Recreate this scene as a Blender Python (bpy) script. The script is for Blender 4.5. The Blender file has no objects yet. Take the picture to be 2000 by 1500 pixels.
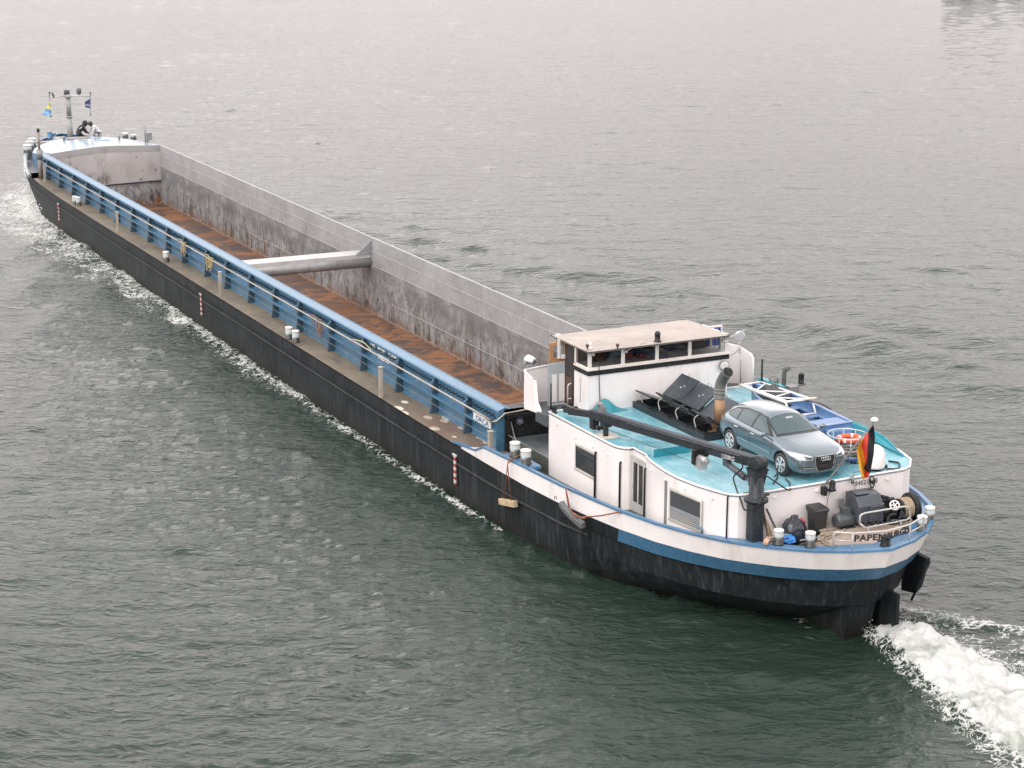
import bpy, bmesh, math, random
import numpy as np
from mathutils import Vector, Matrix, noise as mnoise
from mathutils.bvhtree import BVHTree
random.seed(7); rng=np.random.default_rng(11)
SC=bpy.context.scene; COL=SC.collection
# ---------------------------------------------------------------- camera geometry (measured from the vanishing points)
C0=(1000.,750.)
def _ray(x,y,f): return Vector(((x-C0[0])/f,(y-C0[1])/f,1.))
F=math.sqrt(-((-909-1000)*(9000-1000)+(-250-750)*(-250-750)))
_a=_ray(-909,-250,F).normalized(); _b=_ray(9000,-250,F).normalized()
_X=-_a;_Y=_b;_Z=_X.cross(_Y); RM=Matrix((_X,_Y,_Z)); CAM=Vector((42.0,-29.8,20.45))
def rw(x,y): return RM@_ray(x,y,F)
def PZ(x,y,z): r=rw(x,y);return CAM+r*((z-CAM.z)/r.z)
def PY(x,y,v): r=rw(x,y);return CAM+r*((v-CAM.y)/r.y)
def PX(x,y,v): r=rw(x,y);return CAM+r*((v-CAM.x)/r.x)
def PV(x,y,bx,by):          # height of the point of the vertical line through (bx,by) seen at image row y
    p=PX(x,y,bx); q=PY(x,y,by); return (p.z+q.z)/2
# ---------------------------------------------------------------- mesh builder
class MB:
    def __init__(s): s.v=[];s.f=[];s.sm=[]
    def add(s,vs,fs,smooth=False):
        o=len(s.v); s.v+= [tuple(v) for v in vs]; s.f+=[tuple(i+o for i in f) for f in fs]; s.sm+=[smooth]*len(fs); return s
    def box(s,x0,x1,y0,y1,z0,z1):
        vs=[(x0,y0,z0),(x1,y0,z0),(x1,y1,z0),(x0,y1,z0),(x0,y0,z1),(x1,y0,z1),(x1,y1,z1),(x0,y1,z1)]
        return s.add(vs,[(0,3,2,1),(4,5,6,7),(0,1,5,4),(1,2,6,5),(2,3,7,6),(3,0,4,7)])
    def beam(s,a,b,w,h,up=(0,0,1),off=0):
        a=Vector(a);b=Vector(b);d=(b-a).normalized();u=Vector(up);sd=d.cross(u)
        if sd.length<1e-4: sd=Vector((0,1,0))
        sd.normalize();u=sd.cross(d).normalized();vs=[]
        for p in (a,b):
            for i,j in ((-1,-1),(1,-1),(1,1),(-1,1)): vs.append(p+sd*(i*w/2)+u*(j*h/2+off))
        return s.add(vs,[(0,1,2,3),(7,6,5,4),(0,4,5,1),(1,5,6,2),(2,6,7,3),(3,7,4,0)])
    def tube(s,pts,r,seg=8,closed=False,smooth=True):
        P=[Vector(p) for p in pts]; n=len(P); rs=r if isinstance(r,(list,tuple)) else [r]*n
        vs=[];prev=None
        for i,p in enumerate(P):
            if closed: d=P[(i+1)%n]-P[i-1]
            else: d=P[min(i+1,n-1)]-P[max(i-1,0)]
            d.normalize()
            if prev is None:
                a=Vector((0,0,1)) if abs(d.z)<.9 else Vector((1,0,0)); u=d.cross(a).normalized()
            else:
                u=prev-d*prev.dot(d)
                if u.length<1e-5: u=d.cross(Vector((0,0,1)))
                u.normalize()
            prev=u; w=d.cross(u)
            for k in range(seg):
                t=2*math.pi*k/seg; vs.append(p+(u*math.cos(t)+w*math.sin(t))*rs[i])
        fs=[]
        for i in range(n if closed else n-1):
            j=(i+1)%n
            for k in range(seg): fs.append((i*seg+k,j*seg+k,j*seg+(k+1)%seg,i*seg+(k+1)%seg))
        s.add(vs,fs,smooth)
        if not closed:
            o=len(s.v)-len(vs)
            s.f+=[tuple(o+k for k in range(seg)),tuple(o+(n-1)*seg+k for k in reversed(range(seg)))]; s.sm+=[False,False]
        return s
    def cyl(s,a,b,r0,r1=None,seg=16): return s.tube([a,b],[r0,r0 if r1 is None else r1],seg)
    def lathe(s,prof,c=(0,0,0),axis='z',seg=20,smooth=True):
        c=Vector(c);vs=[]
        for r,h in prof:
            for k in range(seg):
                t=2*math.pi*k/seg; x,y=r*math.cos(t),r*math.sin(t)
                vs.append(c+(Vector((x,y,h)) if axis=='z' else Vector((h,x,y)) if axis=='x' else Vector((y,h,x))))
        fs=[(i*seg+k,i*seg+(k+1)%seg,(i+1)*seg+(k+1)%seg,(i+1)*seg+k) for i in range(len(prof)-1) for k in range(seg)]
        fs+= [tuple(reversed(range(seg))),tuple((len(prof)-1)*seg+k for k in range(seg))]
        s.add(vs,fs,smooth); return s
    def prism(s,poly,ext):
        n=len(poly);e=Vector(ext);vs=[Vector(p) for p in poly]+[Vector(p)+e for p in poly]
        return s.add(vs,[tuple(reversed(range(n))),tuple(range(n,2*n))]+[(i,(i+1)%n,n+(i+1)%n,n+i) for i in range(n)])
    def loft(s,rows,closed=False,smooth=False):
        m=len(rows[0]);vs=[p for r in rows for p in r];fs=[]
        for i in range(len(rows)-1):
            for k in range(m if closed else m-1): fs.append((i*m+k,i*m+(k+1)%m,(i+1)*m+(k+1)%m,(i+1)*m+k))
        return s.add(vs,fs,smooth)
    def ball(s,c,r,seg=12,rings=8,sc=(1,1,1)):
        c=Vector(c);rows=[]
        for i in range(rings+1):
            t=math.pi*i/rings; rows.append([c+Vector((r*sc[0]*math.sin(t)*math.cos(2*math.pi*k/seg),r*sc[1]*math.sin(t)*math.sin(2*math.pi*k/seg),r*sc[2]*math.cos(t))) for k in range(seg)])
        return s.loft(rows,True,True)
    def patch(s,poly3):   # single n-gon
        return s.add(poly3,[tuple(range(len(poly3)))])
OFF={}
def thing(name,label,cat,loc=(0,0,0),group=None,kind=None,world=True,rz=0):
    o=bpy.data.objects.new(name,None);COL.objects.link(o);o.location=loc;o.rotation_euler=(0,0,rz);o.empty_display_size=.3
    o['label']=label;o['category']=cat
    if group:o['group']=group
    if kind:o['kind']=kind
    OFF[o.name]=Vector(loc) if world else Vector((0,0,0)); return o
def tag(o,label,cat,group=None,kind=None):
    o['label']=label
    if cat:o['category']=cat
    if group:o['group']=group
    if kind:o['kind']=kind
    return o
def obj(name,mb,m,parent=None,bevel=0,label=None,recalc=True,sub=0,base=None):
    me=bpy.data.meshes.new(name)
    me.from_pydata([tuple(v) for v in mb.v],[],mb.f)
    me.polygons.foreach_set('use_smooth',mb.sm)
    me.materials.append(m)
    if recalc:
        bm=bmesh.new();bm.from_mesh(me);bmesh.ops.recalc_face_normals(bm,faces=bm.faces);bm.to_mesh(me);bm.free()
    o=bpy.data.objects.new(name,me);COL.objects.link(o)
    if parent is not None:
        o.parent=parent;o.location=-OFF.get(parent.name,Vector((0,0,0)))
        OFF[o.name]=Vector((0,0,0))
    elif base is not None:
        me.transform(Matrix.Translation(-Vector(base)));o.location=base
    if bevel:
        b=o.modifiers.new('bevel','BEVEL');b.width=bevel;b.segments=2;b.limit_method='ANGLE';b.angle_limit=.6
    if sub:
        b=o.modifiers.new('sub','SUBSURF');b.levels=sub;b.render_levels=sub
    if label:o['label']=label
    return o
def dup(root,loc,rz=None,label=None):
    r=root.copy();COL.objects.link(r);r.location=loc
    if rz is not None:r.rotation_euler=(0,0,rz)
    if label:r['label']=label
    for ch in list(root.children):
        c=ch.copy();COL.objects.link(c);c.parent=r
        for g in ch.children:
            d=g.copy();COL.objects.link(d);d.parent=c
    return r
def dup_part(part,parent,dx):
    c=part.copy();COL.objects.link(c);c.parent=parent;c.location=part.location+Vector(dx);return c
def bend(pts,n=6):      # Catmull-Rom
    P=[Vector(p) for p in pts];P=[P[0]*2-P[1]]+P+[P[-1]*2-P[-2]];out=[]
    for i in range(1,len(P)-2):
        for k in range(n):
            t=k/n;a,b,c,d=P[i-1],P[i],P[i+1],P[i+2]
            out.append(.5*((2*b)+(c-a)*t+(2*a-5*b+4*c-d)*t*t+(-a+3*b-3*c+d)*t**3))
    out.append(P[-2]);return out
def rounded(pts,r=.12,n=4):     # polyline with rounded corners
    P=[Vector(p) for p in pts];out=[P[0]]
    for i in range(1,len(P)-1):
        a=(P[i-1]-P[i]);b=(P[i+1]-P[i]);q=min(r,a.length*.45,b.length*.45);a=P[i]+a.normalized()*q;b=P[i]+b.normalized()*q
        for k in range(n+1):
            t=k/n;out.append(a*(1-t)**2+P[i]*2*t*(1-t)+b*t*t)
    out.append(P[-1]);return out
# ---------------------------------------------------------------- materials
class N:
    def __init__(s,name):
        s.m=bpy.data.materials.new(name);s.m.use_nodes=True;s.t=s.m.node_tree;s.t.nodes.clear()
        s.out=s.n('ShaderNodeOutputMaterial');s.co=s.n('ShaderNodeTexCoord').outputs['Object']
    def n(s,k,**kw):
        x=s.t.nodes.new(k)
        for a,b in kw.items(): setattr(x,a,b)
        return x
    def L(s,a,b): s.t.links.new(a,b)
    def set(s,sock,v):
        if hasattr(v,'links') or isinstance(v,bpy.types.NodeSocket): s.L(v,sock)
        elif isinstance(v,(tuple,list)) and len(v)==3 and sock.type=='RGBA': sock.default_value=(*v,1)
        else: sock.default_value=v
    def map(s,scale=(1,1,1),rot=(0,0,0),co=None):
        x=s.n('ShaderNodeMapping');s.L(co or s.co,x.inputs[0]);x.inputs['Scale'].default_value=scale;x.inputs['Rotation'].default_value=rot;return x.outputs[0]
    def noise(s,scale=1,detail=4,rough=.55,co=None,sc=(1,1,1),dist=0):
        x=s.n('ShaderNodeTexNoise');s.L(s.map(sc,co=co),x.inputs[0]);x.inputs['Scale'].default_value=scale;x.inputs['Detail'].default_value=detail;x.inputs['Roughness'].default_value=rough;x.inputs['Distortion'].default_value=dist;return x.outputs[0]
    def ramp(s,v,a,b,smooth=True):
        x=s.n('ShaderNodeMapRange');x.interpolation_type='SMOOTHSTEP' if smooth else 'LINEAR';s.L(v,x.inputs[0]);x.inputs[1].default_value=a;x.inputs[2].default_value=b;return x.outputs[0]
    def mix(s,f,a,b,mode='MIX'):
        x=s.n('ShaderNodeMix',data_type='RGBA',blend_type=mode);s.set(x.inputs[0],f);s.set(x.inputs[6],a);s.set(x.inputs[7],b);return x.outputs[2]
    def math(s,op,a,b=0,c=None):
        x=s.n('ShaderNodeMath',operation=op);s.set(x.inputs[0],a);s.set(x.inputs[1],b)
        if c is not None:s.set(x.inputs[2],c)
        return x.outputs[0]
    def sep(s,co=None):
        x=s.n('ShaderNodeSeparateXYZ');s.L(co or s.co,x.inputs[0]);return x.outputs
    def attr(s,name): return s.n('ShaderNodeAttribute',attribute_name=name).outputs['Fac']
    def bump(s,h,st=.2,d=.02,nrm=None):
        x=s.n('ShaderNodeBump');s.L(h,x.inputs['Height']);x.inputs['Strength'].default_value=st;x.inputs['Distance'].default_value=d
        if nrm is not None: s.L(nrm,x.inputs['Normal'])
        return x.outputs[0]
    def bsdf(s,col,rough=.5,metal=0,normal=None,**kw):
        x=s.n('ShaderNodeBsdfPrincipled');s.set(x.inputs['Base Color'],col);s.set(x.inputs['Roughness'],rough);s.set(x.inputs['Metallic'],metal)
        if normal is not None:s.L(normal,x.inputs['Normal'])
        for k,v in kw.items(): s.set(x.inputs[k.replace('_',' ')],v)
        s.L(x.outputs[0],s.out.inputs[0]);return x
MATS={}
def paint(name,col,rough=.45,metal=0,var=.18,scale=1.3,dirt=.25,dirtcol=(.12,.1,.08),bump=.05,streak=True,coat=0,spec=.5):
    if name in MATS:return MATS[name]
    k=N(name);a=k.noise(scale,5);fine=k.noise(scale*14,3)
    c=k.mix(k.ramp(a,.3,.7),tuple(x*(1-var) for x in col),tuple(min(1,x*(1+var)) for x in col))
    c=k.mix(k.math('MULTIPLY',k.ramp(fine,.4,.6),.5),c,k.mix(.05,c,(1,1,1)))
    if dirt:
        st=k.noise(scale*2.2,5,.6,sc=(1,1,.18) if streak else (1,1,1),dist=.3)
        c=k.mix(k.math('MULTIPLY',k.ramp(st,.52,.78),dirt),c,dirtcol)
    k.bsdf(c,k.math('MULTIPLY_ADD',a,.2,rough-.1),metal,k.bump(k.noise(scale*5,4),bump,.01),Coat_Weight=coat,Coat_Roughness=.08,Specular_IOR_Level=spec)
    MATS[name]=k.m;return k.m
# ---------------------------------------------------------------- special materials
def mat_hull():
    k=N('hull_black');a=k.noise(.5,5);st=k.noise(2.6,5,.65,sc=(1,1,.13));st2=k.noise(9,4,.6,sc=(1,1,.06));pt=k.noise(.9,6,.7)
    c=k.mix(k.ramp(a,.3,.7),(.007,.010,.0115),(.015,.019,.021))
    c=k.mix(k.math('MULTIPLY',k.ramp(st,.46,.72),.6),c,(.045,.052,.057))
    c=k.mix(k.math('MULTIPLY',k.ramp(st2,.5,.74),.42),c,(.075,.083,.09))
    z=k.sep()[2]
    low=k.ramp(z,.75,.1); c=k.mix(k.math('MULTIPLY',low,.7),c,(.013,.013,.009))
    c=k.mix(k.math('MULTIPLY',k.ramp(pt,.66,.74),.5),c,(.13,.13,.125))
    x=k.sep()[0]; seam=k.math('PINGPONG',k.math('MULTIPLY',x,1/2.1),.5)
    c=k.mix(k.math('MULTIPLY',k.ramp(seam,.012,.0),.6),c,(.008,.009,.01))
    k.bsdf(c,k.math('MULTIPLY_ADD',st,.3,.42),0,k.bump(k.noise(1.1,3,sc=(1,1,.5)),.25,.03),Specular_IOR_Level=.22);return k.m
def mat_wall():
    k=N('galvanised_hold_plate');z=k.sep()[2]
    a=k.noise(.45,6,.65);b=k.noise(5,5,.7);st=k.noise(2.2,6,.7,sc=(1,1,.16),dist=.6)
    c=k.mix(k.ramp(a,.25,.75),(.31,.315,.32),(.45,.455,.46))
    c=k.mix(k.math('MULTIPLY',k.ramp(b,.4,.75),.35),c,(.15,.15,.155))
    low=k.ramp(k.math('ADD',z,k.math('MULTIPLY',k.noise(.8,5),1.1)),2.75,1.7)          # scraped, stained below the coaming weld
    c=k.mix(k.math('MULTIPLY',low,k.ramp(k.noise(1.6,6,.75,sc=(1,1,.6),dist=1.2),.40,.62)),c,(.15,.153,.155))
    c=k.mix(k.math('MULTIPLY',low,k.math('MULTIPLY',k.ramp(k.noise(3.2,5,.75,dist=1.5),.5,.62),.7)),c,(.38,.37,.38))
    band=k.math('MULTIPLY',k.math('MULTIPLY',k.ramp(k.math('ADD',z,k.math('MULTIPLY',k.noise(.6,5),.9)),1.3,2.0),k.ramp(z,2.11,2.06)),k.ramp(k.noise(1.2,6,.75,sc=(.6,1,1.4)),.33,.58));c=k.mix(k.math('MULTIPLY',band,.55),c,(.09,.09,.09))
    up=k.math('MULTIPLY',k.ramp(k.noise(.55,6,.75,sc=(1,1,.8),dist=1.2),.54,.72),k.ramp(z,3.3,2.3));c=k.mix(k.math('MULTIPLY',up,.6),c,(.13,.125,.125))
    spot=k.noise(4.5,5,.75,sc=(1,1,.6));c=k.mix(k.math('MULTIPLY',k.ramp(spot,.66,.70),.85),c,(.05,.045,.045))
    rustz=k.ramp(k.math('ADD',z,k.math('MULTIPLY',k.noise(.5,4),1.6)),2.3,.7)
    r=k.math('MULTIPLY',rustz,k.ramp(st,.53,.59))
    rc=k.mix(k.ramp(k.noise(3,4),.42,.6),(.025,.02,.016),(.2,.085,.03))
    c=k.mix(k.math('MULTIPLY',r,.85),c,rc)
    rb=k.math('MULTIPLY',k.ramp(z,.25,-.3),k.ramp(k.noise(1.5,5,.7),.38,.6));c=k.mix(k.math('MULTIPLY',rb,.8),c,(.2,.085,.03))
    x=k.sep()[0];seam=k.math('PINGPONG',k.math('MULTIPLY',x,1/6.2),.5);c=k.mix(k.math('MULTIPLY',k.ramp(seam,.004,.001),.5),c,(.1,.1,.1))
    k.bsdf(c,.5,.25,k.bump(k.noise(.9,5,.6),.45,.08));return k.m
def mat_bulk():
    k=N('bulkhead_plate');a=k.noise(.6,5,.6);c=k.mix(k.ramp(a,.3,.7),(.36,.345,.345),(.44,.42,.42));y=k.sep()[1];z=k.sep()[2]
    c=k.mix(k.math('MULTIPLY',k.ramp(k.noise(2.6,6,.8),.6,.64),.85),c,(.04,.035,.035));c=k.mix(k.math('MULTIPLY',k.ramp(k.noise(1.1,6,.75,sc=(1,1,.4)),.5,.7),.45),c,(.22,.2,.19))
    m=k.math('MULTIPLY',k.math('MULTIPLY',k.ramp(y,1.4,.6),k.ramp(z,2.1,1.5)),k.ramp(k.noise(2.5,5,.7,sc=(1,1,.4)),.4,.6));c=k.mix(m,c,(.09,.07,.06))
    k.bsdf(c,.5,0,k.bump(k.noise(.9,4),.2,.05));return k.m
def mat_floor():
    k=N('rusty_steel_floor');a=k.noise(.55,7,.7,sc=(1.0,.55,1),dist=.5);b=k.noise(2.4,6,.75,sc=(2.4,.55,1),dist=.6)
    f=k.ramp(k.math('ADD',k.math('MULTIPLY',a,.55),k.math('MULTIPLY',b,.5)),.48,.58)
    c=k.mix(f,(.052,.038,.032),(.24,.1,.04));c=k.mix(k.math('MULTIPLY',k.ramp(k.noise(7,4),.5,.8),.5),c,(.03,.022,.02))
    c=k.mix(k.math('MULTIPLY',k.ramp(k.noise(1.8,4,.6),.68,.76),.5),c,(.3,.2,.15))
    k.bsdf(c,k.math('MULTIPLY_ADD',f,.35,.42),0,k.bump(b,.4,.03));return k.m
def mat_deck():
    k=N('weathered_side_deck');a=k.noise(.35,6,.65);b=k.noise(3,6,.7,sc=(.6,1.2,1),dist=.8)
    c=k.mix(k.ramp(a,.35,.65),(.125,.105,.078),(.19,.16,.115));c=k.mix(k.math('MULTIPLY',k.ramp(b,.5,.68),.75),c,(.25,.205,.145));c=k.mix(k.math('MULTIPLY',k.ramp(k.noise(.9,6,.75,sc=(.5,1,1)),.5,.64),.5),c,(.07,.06,.05))
    r=k.ramp(k.noise(.8,6,.7,dist=.6),.56,.68);c=k.mix(k.math('MULTIPLY',r,.6),c,(.13,.065,.04))
    # primer dots on the last metres before the accommodation
    v=k.n('ShaderNodeTexVoronoi');k.L(k.map((.95,1.6,1)),v.inputs[0]);v.inputs['Scale'].default_value=1.15;v.inputs['Randomness'].default_value=1
    x=k.sep()[0];m=k.math('MULTIPLY',k.ramp(v.outputs['Distance'],.34,.32),k.math('MULTIPLY',k.ramp(x,-20.6,-20.2),k.ramp(x,-11.2,-11.6)))
    m=k.math('MULTIPLY',m,k.ramp(k.noise(.9,2),.38,.42));c=k.mix(m,c,(.62,.56,.45))
    rr=k.math('MULTIPLY',k.ramp(x,-23,-17),k.ramp(k.noise(.7,5,.7),.46,.6));c=k.mix(k.math('MULTIPLY',rr,.55),c,(.16,.085,.065))
    k.bsdf(c,k.math('MULTIPLY_ADD',a,-.3,.68),0,k.bump(b,.12,.01));return k.m
def mat_teal():
    k=N('teal_roof_paint');a=k.noise(.42,6,.7,dist=.7);b=k.noise(1.6,6,.75,sc=(.5,1.2,1),dist=1);g=k.noise(6,5,.7)
    c=k.mix(k.ramp(a,.36,.62),(.07,.30,.375),(.19,.41,.475));c=k.mix(k.math('MULTIPLY',k.ramp(b,.44,.66),.85),c,(.34,.51,.56))
    c=k.mix(k.math('MULTIPLY',k.ramp(k.noise(.8,7,.8,dist=1.5),.54,.7),.65),c,(.06,.17,.2))
    c=k.mix(k.math('MULTIPLY',k.ramp(g,.68,.74),.6),c,(.05,.1,.11))
    k.bsdf(c,k.math('MULTIPLY_ADD',a,.3,.22),0,k.bump(b,.06,.01));return k.m
def mat_blind():
    k=N('window_glass_with_blind');z=k.sep()[2];x=k.sep()[0];w=k.math('PINGPONG',k.math('MULTIPLY',z,1/.055),.5)
    c=k.mix(k.ramp(w,.1,.3),(.13,.14,.14),(.3,.3,.3));c=k.mix(k.ramp(z,3.16,3.2),c,(.045,.05,.055))
    k.bsdf(c,.12,0,Coat_Weight=1.,Coat_Roughness=.03);return k.m
def mat_scale():
    if 'scale' in MATS:return MATS['scale']
    k=N('striped_scale');z=k.sep()[2];w=k.math('PINGPONG',k.math('SUBTRACT',z,.62),.111);c=k.mix(k.ramp(w,.052,.058),(.35,.05,.04),(.6,.58,.55));c=k.mix(k.ramp(z,1.6,1.62),c,(.6,.58,.55));k.bsdf(c,.5);MATS['scale']=k.m;return k.m
def mat_checker():
    k=N('tan_tread_plate');v=k.n('ShaderNodeTexWave',wave_type='BANDS',bands_direction='DIAGONAL');k.L(k.co,v.inputs[0]);v.inputs['Scale'].default_value=14;v.inputs['Distortion'].default_value=.6
    a=k.noise(1.2,6,.7);c=k.mix(k.ramp(a,.35,.65),(.27,.21,.165),(.38,.3,.25));c=k.mix(k.math('MULTIPLY',k.ramp(k.noise(3.5,5,.7),.5,.75),.5),c,(.2,.13,.09))
    c=k.mix(k.math('MULTIPLY',k.ramp(v.outputs['Fac'],.4,.7),.2),c,(.5,.42,.36));k.bsdf(c,.55,0,k.bump(v.outputs['Fac'],.3,.01));return k.m
def mat_wroof():
    k=N('wrinkled_roof_membrane');w=k.n('ShaderNodeTexWave',wave_type='BANDS',bands_direction='X');k.L(k.map((1,1,1),rot=(0,0,1.0)),w.inputs[0]);w.inputs['Scale'].default_value=1.1;w.inputs['Distortion'].default_value=7;w.inputs['Detail'].default_value=3;w.inputs['Detail Scale'].default_value=.8
    h=w.outputs['Fac'];a=k.noise(.9,5)
    c=k.mix(k.ramp(a,.3,.7),(.28,.235,.2),(.37,.315,.275));k.bsdf(c,.36,0,k.bump(h,.45,.04));return k.m
def mat_chrome(): return paint('polished_steel',(.75,.75,.76),.16,.95,.05,3,0,bump=.01)
def mat_glass(name='dark_window_glass',col=(.012,.014,.015),rough=.04):
    if name in MATS:return MATS[name]
    k=N(name);a=k.noise(1.3,4,.6,dist=1.2);c=k.mix(k.ramp(a,.5,.72),col,(.05,.035,.025));k.bsdf(c,rough,0,Specular_IOR_Level=.35);MATS[name]=k.m;return k.m
def mat_bollard(name,base=2.0,hh=.5):
    k=N(name);z=k.sep()[2];n=k.noise(4,5,.8,sc=(1,1,.6))
    f=k.ramp(k.math('ADD',z,k.math('MULTIPLY',n,.35)),hh*.5+.12,hh*.5+.2)
    c=k.mix(f,(.035,.035,.03),(.34,.37,.38));k.bsdf(c,.42,0,k.bump(n,.2,.01));return k.m
WHITE=lambda:paint('white_paint',(.76,.725,.715),.32,0,.06,.6,.42,(.45,.38,.31),bump=.03)
BLUE=lambda:paint('steel_blue_paint',(.06,.16,.285),.34,0,.14,.8,.35,(.16,.2,.22),bump=.04)
BLUEL=lambda:paint('coaming_blue_paint',(.045,.14,.235),.27,0,.14,.8,.3,(.2,.25,.27),bump=.03)
BLUED=lambda:paint('hull_band_blue',(.035,.125,.225),.3,0,.08,.7,.2,(.1,.13,.14),bump=.03)
LBLUE=lambda:paint('pale_blue_paint',(.4,.5,.6),.14,0,.06,.5,.15,(.25,.27,.3),bump=.02)
CHAR=lambda:paint('charcoal_paint',(.013,.018,.023),.34,0,.2,1.5,.2,(.05,.05,.05),spec=.3)
BLACK=lambda:paint('black_paint',(.006,.007,.008),.42,0,.2,1.5,.2,(.03,.03,.03),spec=.25)
GREYM=lambda:paint('grey_steel',(.2,.205,.205),.4,.3,.15,2,.4)
PIPE=lambda:paint('beige_painted_pipe',(.36,.33,.28),.45,.1,.15,2,.4)
WPIPE=lambda:paint('silver_rail_pipe',(.5,.49,.47),.35,.2,.1,2,.3)
RUST=lambda:paint('rust',(.2,.1,.05),.75,0,.35,3,.4,(.05,.03,.02),bump=.3)
TEALD=lambda:paint('dark_teal_paint',(.01,.24,.3),.35,0,.15,1,.4,(.04,.1,.11))
RUBBER=lambda:paint('black_rubber',(.016,.016,.017),.6,0,.2,4,.2,(.06,.06,.055))
ROPE=lambda:paint('hemp_rope',(.24,.2,.15),.85,0,.3,12,0,bump=.6)
WOODG=lambda:paint('weathered_wood',(.25,.19,.12),.75,0,.3,4,.4,(.08,.06,.05),bump=.4)
GFLOOR=lambda:paint('slate_deck_paint',(.045,.06,.068),.3,0,.25,1.2,.5,(.12,.12,.09))
# ---------------------------------------------------------------- camera, world, sun
cam=bpy.data.cameras.new('camera');co=bpy.data.objects.new('camera',cam);COL.objects.link(co);SC.camera=co
cam.sensor_width=36;cam.lens=F/2000*36;cam.clip_end=6000;cam.clip_start=.5
r=RM@Vector((1,0,0));d=RM@Vector((0,1,0));fw=RM@Vector((0,0,1))
co.matrix_world=Matrix(((r.x,-d.x,-fw.x,CAM.x),(r.y,-d.y,-fw.y,CAM.y),(r.z,-d.z,-fw.z,CAM.z),(0,0,0,1)))
W=bpy.data.worlds.new('World');SC.world=W;W.use_nodes=True;nt=W.node_tree;nt.nodes.clear()
SUN_EL=math.radians(48);SUN_AZ=math.radians(-60)      # direction the light comes from, measured from +X
sky=nt.nodes.new('ShaderNodeTexSky');sky.sky_type='NISHITA';sky.sun_disc=False;sky.sun_elevation=SUN_EL;sky.sun_rotation=math.pi/2-SUN_AZ;sky.dust_density=4;sky.ozone_density=1;sky.air_density=1
hs=nt.nodes.new('ShaderNodeHueSaturation');hs.inputs['Saturation'].default_value=.12;nt.links.new(sky.outputs[0],hs.inputs['Color'])
tc=nt.nodes.new('ShaderNodeTexCoord');mp=nt.nodes.new('ShaderNodeMapping');mp.inputs['Scale'].default_value=(1,1,2.6);nt.links.new(tc.outputs['Generated'],mp.inputs[0])
nz=nt.nodes.new('ShaderNodeTexNoise');nz.inputs['Scale'].default_value=2.3;nz.inputs['Detail'].default_value=5;nt.links.new(mp.outputs[0],nz.inputs[0])
mr=nt.nodes.new('ShaderNodeMapRange');mr.inputs[1].default_value=.35;mr.inputs[2].default_value=.68;mr.inputs[3].default_value=.82;mr.inputs[4].default_value=1.12;nt.links.new(nz.outputs[0],mr.inputs[0])
# an overcast sky: the Nishita sky greyed, under an even cloud layer
cl=nt.nodes.new('ShaderNodeMix');cl.data_type='RGBA';cl.inputs[0].default_value=.85;nt.links.new(hs.outputs[0],cl.inputs[6])
sx_=nt.nodes.new('ShaderNodeSeparateXYZ');nt.links.new(tc.outputs['Generated'],sx_.inputs[0]);mh_=nt.nodes.new('ShaderNodeMapRange');mh_.interpolation_type='SMOOTHSTEP';nt.links.new(sx_.outputs[2],mh_.inputs[0]);mh_.inputs[1].default_value=.0;mh_.inputs[2].default_value=1;mh_.interpolation_type='LINEAR'
hz=nt.nodes.new('ShaderNodeValToRGB');hz.color_ramp.interpolation='EASE';nt.links.new(mh_.outputs[0],hz.inputs[0]);e_=hz.color_ramp.elements;e_[0].position=.0;e_[0].color=(4.6,4.1,4.05,1);e_[1].position=1;e_[1].color=(7.8,7.4,7.4,1)
for p_,c_ in ((.08,(6.5,5.8,5.75,1)),(.17,(12.2,11.1,11.05,1)),(.36,(15.6,14.5,14.4,1)),(.62,(9.4,8.9,8.9,1))):
    q_=e_.new(p_);q_.color=c_
nt.links.new(hz.outputs[0],cl.inputs[7])
mu=nt.nodes.new('ShaderNodeMix');mu.data_type='RGBA';mu.blend_type='MULTIPLY';mu.inputs[0].default_value=1;nt.links.new(cl.outputs[2],mu.inputs[6]);nt.links.new(mr.outputs[0],mu.inputs[7])
bg=nt.nodes.new('ShaderNodeBackground');bg.inputs[1].default_value=.12;nt.links.new(mu.outputs[2],bg.inputs[0])
wo=nt.nodes.new('ShaderNodeOutputWorld');nt.links.new(bg.outputs[0],wo.inputs[0])
sl=bpy.data.lights.new('sun','SUN');sl.energy=1.0;sl.angle=math.radians(40);sl.color=(1,.965,.92);so=bpy.data.objects.new('sun',sl);COL.objects.link(so)
dirv=Vector((math.cos(SUN_EL)*math.cos(SUN_AZ),math.cos(SUN_EL)*math.sin(SUN_AZ),math.sin(SUN_EL)));so.rotation_euler=dirv.to_track_quat('Z','Y').to_euler()
SC.view_settings.view_transform='Standard';SC.view_settings.look='None';SC.view_settings.exposure=.76;SC.view_settings.gamma=1
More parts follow.
